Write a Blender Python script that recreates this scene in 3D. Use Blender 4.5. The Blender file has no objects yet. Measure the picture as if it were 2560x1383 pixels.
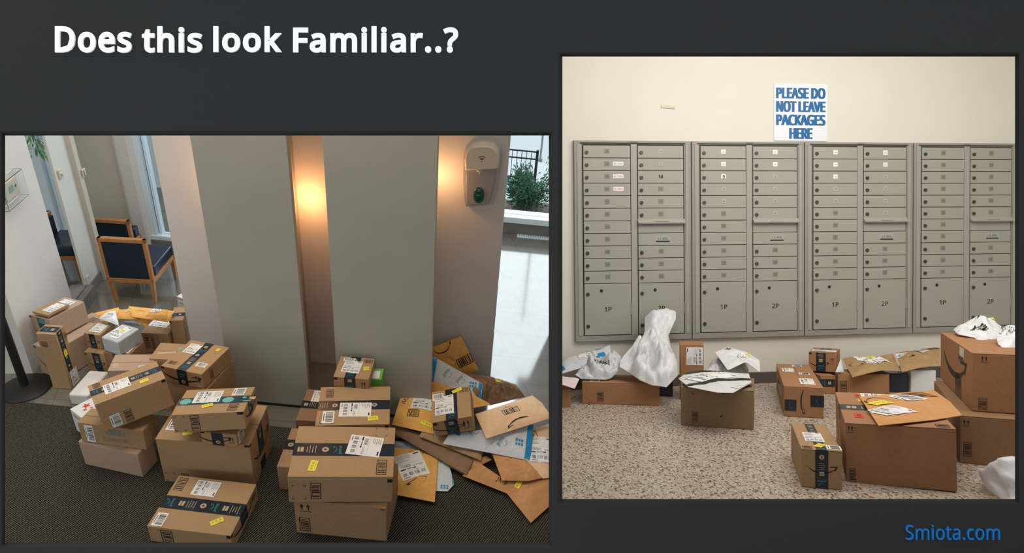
import bpy, bmesh, math, random
from mathutils import Vector, Matrix, noise, geometry
from math import pi, sin, cos, radians

random.seed(7)
scene = bpy.context.scene
COL = scene.collection

# ------------------------------------------------------------------ camera
FPX, CX, CY = 1700.0, 1280.0, 691.5          # focal length and centre for the 2560 x 1383 frame
CAM_H = 3.0                                  # camera height over the lobby floor
def view_axes(pitch, roll):
    down = Vector((sin(roll)*cos(pitch), cos(roll)*cos(pitch), sin(pitch)))
    up = -down
    f = Vector((0, 0, 1)) - up*up.z; f.normalize()
    r = f.cross(up); r.normalize()
    if r.x < 0: r = -r
    return r, f, up
def room_to_view(pitch, roll):
    r, f, up = view_axes(pitch, roll)
    return Matrix((r, f, up)).transposed()
ML = room_to_view(0.5313, -0.0959)
MR = room_to_view(0.027, 0.012)
flip = Matrix(((1, 0, 0), (0, -1, 0), (0, 0, -1)))
cam_rot = (flip @ ML).transposed()
CAM = Matrix.Translation((0, 0, CAM_H)) @ cam_rot.to_4x4()
cd = bpy.data.cameras.new('camera'); cam = bpy.data.objects.new('camera', cd); COL.objects.link(cam)
cam.matrix_world = CAM
cd.sensor_width = 36; cd.sensor_fit = 'HORIZONTAL'; cd.lens = 36*FPX/2560; cd.clip_start = 0.05; cd.clip_end = 200
scene.camera = cam
LOBBY = Matrix.Identity(4)
H_MAIL = 0.95
MAIL = Matrix.Translation((0, 0, CAM_H)) @ (ML.transposed() @ MR).to_4x4() @ Matrix.Translation((0, 0, -H_MAIL))

class Room:
    """a pixel of the photograph to a point of the room at a known height or on a known plane"""
    def __init__(s, M, h, T): s.M, s.h, s.T = M, h, T
    def ray(s, u, v): return s.M.transposed() @ Vector(((u-CX)/FPX, (v-CY)/FPX, 1))
    def at(s, u, v, z=0.0):
        d = s.ray(u, v); t = (z-s.h)/d.z; return Vector((0, 0, s.h)) + d*t
    def on(s, u, v, p0, n):
        d = s.ray(u, v); o = Vector((0, 0, s.h)); n = Vector(n)
        return o + d*((Vector(p0)-o).dot(n)/d.dot(n))
    def y(s, u, v, y): return s.on(u, v, (0, y, 0), (0, 1, 0))
LB = Room(ML, CAM_H, LOBBY)
MB_ROOM = Room(MR, H_MAIL, MAIL)

# ------------------------------------------------------------------ view and light
vs = scene.view_settings
scene.display_settings.display_device = 'sRGB'
vs.view_transform = 'Standard'; vs.look = 'None'; vs.exposure = 0.0; vs.gamma = 1.0; vs.use_curve_mapping = False
w = bpy.data.worlds.new('world'); scene.world = w; w.use_nodes = True
def overcast_sky():
    """an overcast sky, brightest above the street that the lobby windows face"""
    nt = w.node_tree; bg = nt.nodes['Background']; bg.inputs[0].default_value = (0.93, 0.97, 1.0, 1)
    tc = nt.nodes.new('ShaderNodeTexCoord'); sp = nt.nodes.new('ShaderNodeSeparateXYZ'); nt.links.new(tc.outputs['Generated'], sp.inputs[0])
    a = nt.nodes.new('ShaderNodeMapRange'); a.interpolation_type = 'SMOOTHSTEP'; a.inputs['From Min'].default_value = 0.25; a.inputs['From Max'].default_value = 0.75
    b = nt.nodes.new('ShaderNodeMapRange'); b.interpolation_type = 'SMOOTHSTEP'; b.inputs['From Min'].default_value = 0.0; b.inputs['From Max'].default_value = 0.2
    nt.links.new(sp.outputs[1], a.inputs['Value']); nt.links.new(sp.outputs[2], b.inputs['Value'])
    m_ = nt.nodes.new('ShaderNodeMath'); m_.operation = 'MULTIPLY'; nt.links.new(a.outputs[0], m_.inputs[0]); nt.links.new(b.outputs[0], m_.inputs[1])
    n_ = nt.nodes.new('ShaderNodeMath'); n_.operation = 'MULTIPLY_ADD'; nt.links.new(m_.outputs[0], n_.inputs[0]); n_.inputs[1].default_value = 3.3; n_.inputs[2].default_value = 1.1
    nt.links.new(n_.outputs[0], bg.inputs[1])
overcast_sky()

def area(name, T, loc, target, size, power, color, size_y=None):
    l = bpy.data.lights.new(name, 'AREA'); l.energy = power; l.color = color; l.size = size
    if size_y: l.shape = 'RECTANGLE'; l.size_y = size_y
    o = bpy.data.objects.new(name, l); COL.objects.link(o)
    d = (Vector(target)-Vector(loc)).normalized()
    o.matrix_world = T @ (Matrix.Translation(loc) @ d.to_track_quat('-Z', 'Y').to_matrix().to_4x4())
    return o
def bulb(name, T, loc, power, color, r=0.03):
    l = bpy.data.lights.new(name, 'POINT'); l.energy = power; l.color = color; l.shadow_soft_size = r
    o = bpy.data.objects.new(name, l); COL.objects.link(o); o.matrix_world = T @ Matrix.Translation(loc)
    return o
# ceiling lights of the lobby, daylight from the lobby windows, warm lamps in the wall slots, ceiling lights of the mail room
area('ceiling_light', LOBBY, (-1.2, 2.75, 3.5), (-1.3, 2.85, 0), 2.8, 54, (1.0, 0.89, 0.74), .7)
area('ceiling_light', LOBBY, (-2.3, 3.1, 3.45), (-2.5, 3.6, 0), 1.2, 26, (1.0, 0.94, 0.86), 1.0)
area('window_light', LOBBY, (-2.2, 4.9, 2.2), (-2.5, 3.9, 0), 1.2, 9, (0.82, 0.91, 1.0), 1.2)
area('window_light', LOBBY, (0.1, 5.4, 2.4), (-0.2, 3.6, 0), 0.9, 16, (0.80, 0.90, 1.0), 1.2)
area('ceiling_light', MAIL, (2.0, 2.9, 2.6), (2.0, 4.6, .3), 3.0, 54, (1.0, 0.95, 0.885), 1.2)
area('ceiling_light', MAIL, (1.9, 3.9, 2.75), (1.9, 4.2, 0), 3.0, 12, (1.0, 0.95, 0.885), 0.6)

# ------------------------------------------------------------------ materials
def mat(name, color, rough=0.6, metal=0.0, noise_amt=0.0, noise_scale=60, bump=0.0, bump_scale=200, spec=0.5,
        alpha=1.0, trans=0.0, emit=None, coat=0.0, detail=4, ior=1.45):
    m = bpy.data.materials.new(name); m.use_nodes = True
    nt = m.node_tree; b = nt.nodes['Principled BSDF']
    b.inputs['Base Color'].default_value = (*color, 1)
    b.inputs['Roughness'].default_value = rough; b.inputs['Metallic'].default_value = metal
    b.inputs['Specular IOR Level'].default_value = spec; b.inputs['IOR'].default_value = ior
    if trans: b.inputs['Transmission Weight'].default_value = trans
    if alpha < 1: b.inputs['Alpha'].default_value = alpha
    if coat: b.inputs['Coat Weight'].default_value = coat; b.inputs['Coat Roughness'].default_value = 0.1
    if emit: b.inputs['Emission Color'].default_value = (*emit[0], 1); b.inputs['Emission Strength'].default_value = emit[1]
    if noise_amt or bump:
        tc = nt.nodes.new('ShaderNodeTexCoord')
        if noise_amt:
            n = nt.nodes.new('ShaderNodeTexNoise'); n.inputs['Scale'].default_value = noise_scale; n.inputs['Detail'].default_value = detail
            nt.links.new(tc.outputs['Object'], n.inputs['Vector'])
            r = nt.nodes.new('ShaderNodeValToRGB')
            r.color_ramp.elements[0].position = 0.3; r.color_ramp.elements[1].position = 0.7
            r.color_ramp.elements[0].color = (*[c*(1-noise_amt) for c in color], 1)
            r.color_ramp.elements[1].color = (*[min(1, c*(1+noise_amt)) for c in color], 1)
            nt.links.new(n.outputs['Fac'], r.inputs['Fac']); nt.links.new(r.outputs['Color'], b.inputs['Base Color'])
        if bump:
            n2 = nt.nodes.new('ShaderNodeTexNoise'); n2.inputs['Scale'].default_value = bump_scale; n2.inputs['Detail'].default_value = 5
            nt.links.new(tc.outputs['Object'], n2.inputs['Vector'])
            bp = nt.nodes.new('ShaderNodeBump'); bp.inputs['Strength'].default_value = bump; bp.inputs['Distance'].default_value = 0.01
            nt.links.new(n2.outputs['Fac'], bp.inputs['Height']); nt.links.new(bp.outputs['Normal'], b.inputs['Normal'])
    return m
M = {}
M['card'] = mat('cardboard', (0.44, 0.275, 0.145), 0.75, noise_amt=0.06, noise_scale=90, bump=0.06, bump_scale=150, spec=0.25)
M['card_pink'] = mat('cardboard_pinkish', (0.47, 0.33, 0.24), 0.75, noise_amt=0.06, noise_scale=90, bump=0.06, spec=0.25)
M['card_tan'] = mat('cardboard_tan', (0.40, 0.25, 0.13), 0.75, noise_amt=0.07, noise_scale=70, bump=0.06, spec=0.25)
M['card_red'] = mat('cardboard_reddish', (0.37, 0.19, 0.095), 0.75, noise_amt=0.06, noise_scale=70, bump=0.05, spec=0.25)
M['card_dull'] = mat('cardboard_dull', (0.26, 0.18, 0.10), 0.75, noise_amt=0.07, noise_scale=70, bump=0.05, spec=0.25)
M['card_brown'] = mat('cardboard_brown', (0.29, 0.165, 0.085), 0.75, noise_amt=0.07, noise_scale=70, bump=0.05, spec=0.25)
M['card_white'] = mat('white_cardboard', (0.72, 0.73, 0.72), 0.6, noise_amt=0.03, bump=0.05)
M['plastic_grey'] = mat('grey_plastic_wrap', (0.50, 0.53, 0.55), 0.32, noise_amt=0.08, noise_scale=25, bump=0.35, bump_scale=25)
M['wrap'] = mat('clear_wrap_over_paper', (0.74, 0.72, 0.67), 0.25, noise_amt=0.08, noise_scale=14, bump=0.5, bump_scale=22)
M['kraft_yellow'] = mat('yellow_kraft_paper', (0.80, 0.43, 0.12), 0.7, noise_amt=0.07, noise_scale=30, bump=0.2, bump_scale=60, spec=0.3)
M['kraft_orange'] = mat('orange_kraft_paper', (0.60, 0.30, 0.12), 0.7, noise_amt=0.08, noise_scale=30, bump=0.25, bump_scale=50, spec=0.3)
M['kraft_peach'] = mat('peach_kraft_paper', (0.84, 0.56, 0.34), 0.7, noise_amt=0.06, noise_scale=30, bump=0.25, bump_scale=60, spec=0.3)
M['kraft_tan'] = mat('tan_kraft_paper', (0.42, 0.27, 0.13), 0.75, noise_amt=0.08, noise_scale=30, bump=0.2, bump_scale=50, spec=0.3)
M['kraft_brown'] = mat('brown_kraft_paper', (0.30, 0.18, 0.105), 0.75, noise_amt=0.10, noise_scale=20, bump=0.3, bump_scale=40, spec=0.3)
M['poly_white'] = mat('white_plastic_film', (0.74, 0.75, 0.77), 0.3, noise_amt=0.04, noise_scale=12, bump=0.12, bump_scale=14)
M['poly_silver'] = mat('silver_white_plastic_film', (0.62, 0.63, 0.66), 0.22, noise_amt=0.06, noise_scale=12, bump=0.16, bump_scale=14)
M['poly_pink'] = mat('pale_pink_film', (0.78, 0.66, 0.64), 0.4, bump=0.12, bump_scale=14)
M['paper_bluewhite'] = mat('padded_white_film', (0.66, 0.70, 0.74), 0.45, noise_amt=0.04, noise_scale=40, bump=0.5, bump_scale=70)
M['poly_bluegrey'] = mat('blue_grey_film', (0.36, 0.43, 0.54), 0.45, bump=0.4, bump_scale=60)
M['ink'] = mat('black_ink', (0.018, 0.015, 0.013), 0.6)
M['inkgrey'] = mat('grey_ink', (0.20, 0.19, 0.18), 0.6)
M['white'] = mat('label_paper', (0.86, 0.85, 0.83), 0.5)
M['yellow'] = mat('yellow_sticker', (0.93, 0.78, 0.06), 0.5)
M['navy'] = mat('black_packing_tape', (0.018, 0.024, 0.035), 0.25, bump=0.1, bump_scale=40)
M['navy_blue'] = mat('navy_teal_tape', (0.02, 0.06, 0.09), 0.3)
M['tanprint'] = mat('tan_print', (0.50, 0.38, 0.24), 0.6)
M['cyan'] = mat('cyan_print', (0.07, 0.40, 0.52), 0.5)
M['teal'] = mat('teal_print', (0.20, 0.48, 0.42), 0.5)
M['red'] = mat('red_sticker', (0.72, 0.05, 0.03), 0.5)
M['redprint'] = mat('red_print', (0.60, 0.06, 0.08), 0.5)
M['blue'] = mat('blue_band_print', (0.02, 0.26, 0.56), 0.4)
M['bluetext'] = mat('blue_print', (0.006, 0.125, 0.33), 0.4)
M['green'] = mat('green_carton', (0.18, 0.55, 0.10), 0.4)
M['tapeclear'] = mat('clear_tape', (0.55, 0.44, 0.32), 0.15)
M['wood'] = mat('warm_wood', (0.42, 0.19, 0.065), 0.4, noise_amt=0.15, noise_scale=18)
M['navyfab'] = mat('navy_fabric', (0.012, 0.022, 0.040), 0.7, noise_amt=0.2, noise_scale=300, spec=0.3)
M['navyleather'] = mat('navy_leather', (0.012, 0.02, 0.042), 0.22)
M['wall'] = mat('painted_wall', (0.56, 0.53, 0.48), 0.85, noise_amt=0.02, noise_scale=8, bump=0.05, bump_scale=120, spec=0.2)
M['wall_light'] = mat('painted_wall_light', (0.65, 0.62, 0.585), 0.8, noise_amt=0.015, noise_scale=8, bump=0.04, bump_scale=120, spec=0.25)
M['wall_tan'] = mat('painted_wall_tan', (0.55, 0.50, 0.42), 0.85, noise_amt=0.03, noise_scale=20, bump=0.04, bump_scale=120, spec=0.2)
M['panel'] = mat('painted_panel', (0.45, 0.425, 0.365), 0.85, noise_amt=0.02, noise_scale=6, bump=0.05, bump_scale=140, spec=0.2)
M['dark'] = mat('foot_gap_shade', (0.03, 0.028, 0.026), 0.6)  # painted shade for the gap under the wall panels
M['plinth'] = mat('grey_stone_plinth', (0.17, 0.155, 0.14), 0.4, noise_amt=0.15, noise_scale=10)
M['blackmetal'] = mat('black_metal', (0.012, 0.012, 0.013), 0.45, bump=0.05)
M['frame_white'] = mat('white_window_frame', (0.70, 0.80, 0.86), 0.4)
M['glass'] = mat('window_glass', (0.9, 0.97, 1.0), 0.02, trans=1.0, ior=1.05)
M['outwall'] = mat('outside_pale_wall', (0.72, 0.78, 0.80), 0.9, noise_amt=0.03, noise_scale=15)
M['outblue'] = mat('outside_blue_wall', (0.07, 0.26, 0.46), 0.8, noise_amt=0.08, noise_scale=6)
M['snow'] = mat('snow_ground', (0.50, 0.53, 0.55), 0.9, noise_amt=0.04, noise_scale=4)
M['asphalt'] = mat('wet_road', (0.42, 0.45, 0.47), 0.8)
M['mulch'] = mat('bark_mulch', (0.16, 0.12, 0.10), 0.95, noise_amt=0.6, noise_scale=40, bump=1.0, bump_scale=60)
M['leaf'] = mat('green_leaves', (0.06, 0.17, 0.09), 0.6, noise_amt=0.4, noise_scale=20)
M['leaf_light'] = mat('light_green_leaves', (0.15, 0.36, 0.08), 0.5, noise_amt=0.4, noise_scale=20)
M['stem'] = mat('brown_stem', (0.13, 0.08, 0.05), 0.8)
M['beige'] = mat('beige_plastic', (0.62, 0.56, 0.44), 0.45)
M['offwhite'] = mat('offwhite_plastic', (0.70, 0.70, 0.68), 0.4)
M['clear'] = mat('clear_plastic', (0.97, 0.98, 0.99), 0.05, trans=1.0, ior=1.12)
M['disp_grey'] = mat('dispenser_grey_plastic', (0.30, 0.29, 0.28), 0.4)
M['disp_cream'] = mat('dispenser_cream_plastic', (0.62, 0.56, 0.47), 0.35)
M['disp_back'] = mat('dispenser_silver_plastic', (0.42, 0.42, 0.42), 0.35)
M['gel'] = mat('green_window_plastic', (0.01, 0.07, 0.06), 0.08)
M['lcd'] = mat('lcd_grey_green', (0.25, 0.40, 0.40), 0.3)
M['lamp'] = mat('lamp_glass', (1, 0.8, 0.5), 0.5, emit=((1.0, 0.62, 0.28), 12))
M['mailmetal'] = mat('painted_mailbox_metal', (0.365, 0.355, 0.31), 0.42, noise_amt=0.025, noise_scale=5, spec=0.45)
M['mailframe'] = mat('mailbox_frame_metal', (0.30, 0.29, 0.255), 0.45, noise_amt=0.03, noise_scale=5)
M['maildark'] = mat('door_gap_dark', (0.045, 0.043, 0.038), 0.8)
M['lock'] = mat('dark_lock_metal', (0.10, 0.09, 0.07), 0.35, metal=0.6)
M['plate_grey'] = mat('grey_number_plate', (0.235, 0.225, 0.195), 0.5)
M['plate_light'] = mat('light_number_plate', (0.42, 0.42, 0.38), 0.5)
M['plate_white'] = mat('white_number_plate', (0.85, 0.85, 0.83), 0.5)
M['mailwall'] = mat('cream_wall_paint', (0.73, 0.705, 0.63), 0.85, noise_amt=0.015, noise_scale=3, bump=0.03, bump_scale=100, spec=0.2)
M['cove'] = mat('brown_rubber_base', (0.10, 0.085, 0.075), 0.5)
M['sign'] = mat('sign_paper', (0.78, 0.80, 0.86), 0.4)
M['display'] = mat('display_wall_charcoal', (0.031, 0.031, 0.0315), 0.9, spec=0.0)
M['title'] = mat('white_lettering', (0.96, 0.96, 0.96), 0.7, spec=0.1)
M['urltext'] = mat('blue_lettering', (0.015, 0.17, 0.50), 0.7, spec=0.1)
M['partition'] = mat('partition_board', (0.45, 0.44, 0.42), 0.9)
M['ceil'] = mat('ceiling_white', (0.8, 0.79, 0.76), 0.9)

def floor_tiles():
    m = mat('polished_floor_tile', (0.20, 0.185, 0.16), 0.09, spec=1.0, ior=1.75)
    nt = m.node_tree; b = nt.nodes['Principled BSDF']
    tc = nt.nodes.new('ShaderNodeTexCoord'); sp = nt.nodes.new('ShaderNodeSeparateXYZ'); nt.links.new(tc.outputs['Object'], sp.inputs[0])
    def mth(op, a, bb=None):
        n = nt.nodes.new('ShaderNodeMath'); n.operation = op
        for i, v in enumerate((a, bb)):
            if v is None: continue
            if isinstance(v, (int, float)): n.inputs[i].default_value = v
            else: nt.links.new(v, n.inputs[i])
        return n.outputs[0]
    u = mth('ADD', sp.outputs[0], mth('MULTIPLY', sp.outputs[1], 0.376))
    lu = mth('LESS_THAN', mth('PINGPONG', mth('ADD', u, 0.02), 0.155), 0.0016)
    lv = mth('LESS_THAN', mth('PINGPONG', mth('ADD', sp.outputs[1], 0.10), 0.145), 0.0022)
    g = mth('MAXIMUM', lu, lv)
    n = nt.nodes.new('ShaderNodeTexNoise'); n.inputs['Scale'].default_value = 7; n.inputs['Detail'].default_value = 8
    nt.links.new(tc.outputs['Object'], n.inputs['Vector'])
    r = nt.nodes.new('ShaderNodeValToRGB'); r.color_ramp.elements[0].color = (0.135, 0.12, 0.095, 1); r.color_ramp.elements[1].color = (0.21, 0.195, 0.165, 1)
    nt.links.new(n.outputs['Fac'], r.inputs['Fac'])
    mx = nt.nodes.new('ShaderNodeMix'); mx.data_type = 'RGBA'
    nt.links.new(g, mx.inputs['Factor']); nt.links.new(r.outputs['Color'], mx.inputs['A']); mx.inputs['B'].default_value = (0.10, 0.09, 0.08, 1)
    nt.links.new(mx.outputs['Result'], b.inputs['Base Color'])
    return m
def carpet():
    m = mat('woven_carpet', (0.06, 0.052, 0.042), 0.95, spec=0.1)
    nt = m.node_tree; b = nt.nodes['Principled BSDF']
    tc = nt.nodes.new('ShaderNodeTexCoord')
    mp = nt.nodes.new('ShaderNodeMapping'); mp.inputs['Rotation'].default_value = (0, 0, radians(28)); nt.links.new(tc.outputs['Object'], mp.inputs['Vector'])
    wv = nt.nodes.new('ShaderNodeTexWave'); wv.inputs['Scale'].default_value = 27; wv.inputs['Distortion'].default_value = 1.6; wv.inputs['Detail Scale'].default_value = 3
    nt.links.new(mp.outputs[0], wv.inputs['Vector'])
    n = nt.nodes.new('ShaderNodeTexNoise'); n.inputs['Scale'].default_value = 130; n.inputs['Detail'].default_value = 3; nt.links.new(tc.outputs['Object'], n.inputs['Vector'])
    a = nt.nodes.new('ShaderNodeMath'); a.operation = 'MULTIPLY'; nt.links.new(wv.outputs['Fac'], a.inputs[0]); nt.links.new(n.outputs['Fac'], a.inputs[1])
    r = nt.nodes.new('ShaderNodeValToRGB'); r.color_ramp.elements[0].position = 0.1; r.color_ramp.elements[1].position = 0.6
    r.color_ramp.elements[0].color = (0.016, 0.014, 0.011, 1); r.color_ramp.elements[1].color = (0.145, 0.126, 0.102, 1)
    nt.links.new(a.outputs[0], r.inputs['Fac']); nt.links.new(r.outputs['Color'], b.inputs['Base Color'])
    bp = nt.nodes.new('ShaderNodeBump'); bp.inputs['Strength'].default_value = 0.5; bp.inputs['Distance'].default_value = 0.004
    nt.links.new(a.outputs[0], bp.inputs['Height']); nt.links.new(bp.outputs['Normal'], b.inputs['Normal'])
    return m
def terrazzo():
    m = mat('speckled_terrazzo', (0.45, 0.37, 0.29), 0.35, spec=0.5)
    nt = m.node_tree; b = nt.nodes['Principled BSDF']
    tc = nt.nodes.new('ShaderNodeTexCoord')
    v = nt.nodes.new('ShaderNodeTexVoronoi'); v.inputs['Scale'].default_value = 150
    mp = nt.nodes.new('ShaderNodeMapping'); mp.inputs['Scale'].default_value = (1, .5, 1); nt.links.new(tc.outputs['Object'], mp.inputs['Vector']); nt.links.new(mp.outputs[0], v.inputs['Vector'])
    sp = nt.nodes.new('ShaderNodeSeparateColor'); nt.links.new(v.outputs['Color'], sp.inputs[0])
    r = nt.nodes.new('ShaderNodeValToRGB'); cr = r.color_ramp; cr.interpolation = 'CONSTANT'
    cols = [(0.0, (0.13, 0.09, 0.06)), (0.10, (0.27, 0.20, 0.145)), (0.25, (0.44, 0.365, 0.295)), (0.55, (0.50, 0.43, 0.355)), (0.85, (0.58, 0.515, 0.435))]
    cr.elements[0].position = 0; cr.elements[0].color = (*cols[0][1], 1)
    cr.elements[1].position = cols[1][0]; cr.elements[1].color = (*cols[1][1], 1)
    for p, c in cols[2:]:
        e = cr.elements.new(p); e.color = (*c, 1)
    nt.links.new(sp.outputs[0], r.inputs['Fac']); nt.links.new(r.outputs['Color'], b.inputs['Base Color'])
    return m
M['tile'] = floor_tiles(); M['carpet'] = carpet(); M['terrazzo'] = terrazzo()

# ------------------------------------------------------------------ mesh helpers
class Mesh:
    def __init__(s): s.v, s.f, s.m, s.mats, s.sm = [], [], [], [], []
    def slot(s, k):
        if k not in s.mats: s.mats.append(k)
        return s.mats.index(k)
    def add(s, verts, faces, k, smooth=False):
        o = len(s.v); s.v += [tuple(p) for p in verts]; i = s.slot(k)
        for f in faces: s.f.append(tuple(a+o for a in f)); s.m.append(i); s.sm.append(smooth)
        return s
    def box(s, x0, x1, y0, y1, z0, z1, k, bev=0.0, T=None, seg=2):
        bm = bmesh.new()
        vs_ = [bm.verts.new((x, y, z)) for z in (z0, z1) for y in (y0, y1) for x in (x0, x1)]
        for f in ((0, 2, 3, 1), (4, 5, 7, 6), (0, 1, 5, 4), (2, 6, 7, 3), (0, 4, 6, 2), (1, 3, 7, 5)): bm.faces.new([vs_[i] for i in f])
        if bev: bmesh.ops.bevel(bm, geom=bm.edges[:], offset=bev, segments=seg, profile=0.5, affect='EDGES')
        bm.verts.index_update()
        V = [(T @ v.co) if T else v.co.copy() for v in bm.verts]
        s.add(V, [[v.index for v in f.verts] for f in bm.faces], k); bm.free(); return s
    def tube(s, p0, p1, r0, r1, k, n=16, caps=True, smooth=True):
        p0, p1 = Vector(p0), Vector(p1); d = (p1-p0).normalized()
        a = d.orthogonal().normalized(); b = d.cross(a)
        V = []
        for p, r in ((p0, r0), (p1, r1)):
            V += [p + (a*cos(2*pi*i/n) + b*sin(2*pi*i/n))*r for i in range(n)]
        s.add(V, [(i, (i+1) % n, n+(i+1) % n, n+i) for i in range(n)], k, smooth)
        if caps: s.add(V, [tuple(range(n-1, -1, -1)), tuple(range(n, 2*n))], k)
        return s
    def lathe(s, prof, c, k, n=32, axis='z'):
        V = []
        for r, z in prof: V += [(c[0]+r*cos(2*pi*i/n), c[1]+r*sin(2*pi*i/n), c[2]+z) for i in range(n)]
        F = [(j*n+i, j*n+(i+1) % n, (j+1)*n+(i+1) % n, (j+1)*n+i) for j in range(len(prof)-1) for i in range(n)]
        s.add(V, F, k, True); return s
    def prism(s, pts, d, k, bev=0.0):
        """pts: planar 3D loop; d: extrusion vector"""
        n = len(pts); d = Vector(d)
        V = [Vector(p) for p in pts] + [Vector(p)+d for p in pts]
        s.add(V, [tuple(range(n-1, -1, -1)), tuple(range(n, 2*n))] + [(i, (i+1) % n, n+(i+1) % n, n+i) for i in range(n)], k); return s
    def build(s, name, parent=None, T=None):
        me = bpy.data.meshes.new(name); me.from_pydata(s.v, [], s.f)
        for k in s.mats: me.materials.append(M[k])
        me.polygons.foreach_set('material_index', s.m); me.polygons.foreach_set('use_smooth', s.sm)
        bm = bmesh.new(); bm.from_mesh(me); bm.faces.ensure_lookup_table()
        bm.normal_update(); bm.to_mesh(me); bm.free(); me.update()
        o = bpy.data.objects.new(name, me); COL.objects.link(o)
        if parent: o.parent = parent
        if T is not None: o.matrix_world = T
        return o
def tag(o, label=None, cat=None, group=None, kind=None):
    if label: o['label'] = label
    if cat: o['category'] = cat
    if group: o['group'] = group
    if kind: o['kind'] = kind
    return o
def thing(name, T, label, cat, group=None):
    o = bpy.data.objects.new(name, None); o.empty_display_size = 0.05; COL.objects.link(o); o.matrix_world = T
    return tag(o, label, cat, group)
SPLIT_U = 1389                                # the partition between the rooms stands in this vertical plane through the camera
_pn = (CAM.to_3x3() @ Vector((1, 0, (SPLIT_U-CX)/FPX))).normalized(); _po = Vector((0, 0, CAM_H))
def struct(mb, name, T=LOBBY, side=0):
    """the shell of a room, ending at the partition"""
    o = tag(mb.build(name, T=T), kind='structure')
    if side:
        bm = bmesh.new(); bm.from_mesh(o.data); inv = T.inverted(); wo, wn_ = ((_po+_pn*.012*side), _pn*-side) if side != 2 else (_po-CAM.to_3x3().col[2]*5.35, CAM.to_3x3().col[2].copy())
        co = inv @ wo; no = T.to_3x3().transposed() @ wn_
        r = bmesh.ops.bisect_plane(bm, geom=bm.verts[:]+bm.edges[:]+bm.faces[:], plane_co=co, plane_no=no, clear_outer=True)
        ed = [e for e in r['geom_cut'] if isinstance(e, bmesh.types.BMEdge)]
        if ed: bmesh.ops.holes_fill(bm, edges=ed, sides=0)
        bm.to_mesh(o.data); bm.free()
    return o

# ------------------------------------------------------------------ two-dimensional print: (layer, material, convex polygon)
_tc = {}
try:                                          # a sans-serif lettering font that ships inside Blender itself, else Blender's default font
    import os
    FONT = bpy.data.fonts.load(os.path.join(bpy.utils.system_resource('DATAFILES'), 'fonts', 'NotoSansMath-Regular.woff2'))
except Exception:
    FONT = None
def glyphs(txt, bold=0.0):
    if (txt, bold) in _tc: return _tc[(txt, bold)]
    c = bpy.data.curves.new('t', 'FONT'); c.body = txt; c.size = 1; c.offset = bold; c.resolution_u = 2; c.space_character = 1.07 if bold == .024 else 1.0; c.dimensions = '2D'; c.fill_mode = 'FRONT'
    if FONT: c.font = FONT
    o = bpy.data.objects.new('t', c); COL.objects.link(o)
    dg = bpy.context.evaluated_depsgraph_get(); me = bpy.data.meshes.new_from_object(o.evaluated_get(dg))
    V = [v.co.copy() for v in me.vertices]; F = [tuple(p.vertices) for p in me.polygons]
    bpy.data.objects.remove(o); bpy.data.curves.remove(c); bpy.data.meshes.remove(me)
    x0, x1 = min(v.x for v in V), max(v.x for v in V); y0, y1 = min(v.y for v in V), max(v.y for v in V)
    _tc[(txt, bold)] = (V, F, x0, x1, y0, y1); return _tc[(txt, bold)]
def text2d(txt, W, H, k='ink', layer=1, bold=0.0, fit='both', cx=0, cy=0):
    V, F, x0, x1, y0, y1 = glyphs(txt, min(bold, .012))
    if bold > .012:
        ex = (bold-.012)*1.6; x0 -= ex; x1 += ex
        sx, sy = W/(x1-x0), H/(y1-y0); mx, my = (x0+x1)/2, (y0+y1)/2
        return [(layer+q*.2, k, [(cx+(V[i].x+dx*ex-mx)*sx, cy+(V[i].y-my)*sy) for i in f]) for q, dx in enumerate((-1, -.33, .33, 1)) for f in F]
    sx, sy = W/(x1-x0), H/(y1-y0)
    if fit == 'min': sx = sy = min(sx, sy)
    mx, my = (x0+x1)/2, (y0+y1)/2
    return [(layer, k, [(cx+(V[i].x-mx)*sx, cy+(V[i].y-my)*sy) for i in f]) for f in F]
def R(k, x0, y0, x1, y1, layer=1): return (layer, k, [(x0, y0), (x1, y0), (x1, y1), (x0, y1)])
def bars(x0, y0, x1, y1, k='ink', layer=1, seed=1, vertical=True, n=14):
    rg = random.Random(seed); out = []; p = 0.0; L = (x1-x0) if vertical else (y1-y0)
    while p < 1:
        a = rg.uniform(0.25, 1.1)/n
        if vertical: out.append(R(k, x0+p*L, y0, x0+min(1, p+a)*L, y1, layer))
        else: out.append(R(k, x0, y0+p*L, x1, y0+min(1, p+a)*L, layer))
        p += a + rg.uniform(0.35, 1.0)/n
    return out
def frame2d(x0, y0, x1, y1, t, k='ink', layer=1):
    return [R(k, x0, y0, x1, y0+t, layer), R(k, x0, y1-t, x1, y1, layer), R(k, x0, y0, x0+t, y1, layer), R(k, x1-t, y0, x1, y1, layer)]
def smile2d(W, H, k='ink', layer=1, th=0.09):
    out = []; N = 14; P = []
    for i in range(N+1):
        t = i/N; a = radians(205+t*125); x = cos(a)*0.52*W; y = (sin(a)+0.62)*0.95*H
        P.append((x-0.02*W, y, th*W*(0.25+0.75*sin(pi*min(1, t*0.85+0.12)))*0.6))
    for i in range(N):
        x0, y0, t0 = P[i]; x1, y1, t1 = P[i+1]
        out.append((layer, k, [(x0, y0-t0/2), (x1, y1-t1/2), (x1, y1+t1/2), (x0, y0+t0/2)]))
    ex, ey = P[-1][0], P[-1][1]
    q = 0.05*W
    out.append((layer, k, [(ex-0.19*W, ey+0.20*H), (ex-0.17*W, ey+0.10*H), (ex+0.06*W, ey+0.17*H), (ex+0.08*W, ey+0.27*H)]))
    out.append((layer, k, [(ex+0.01*W, ey+0.22*H), (ex-0.04*W, ey-0.16*H), (ex+0.01*W, ey-0.20*H), (ex+0.08*W, ey+0.27*H)]))
    return out
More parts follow.
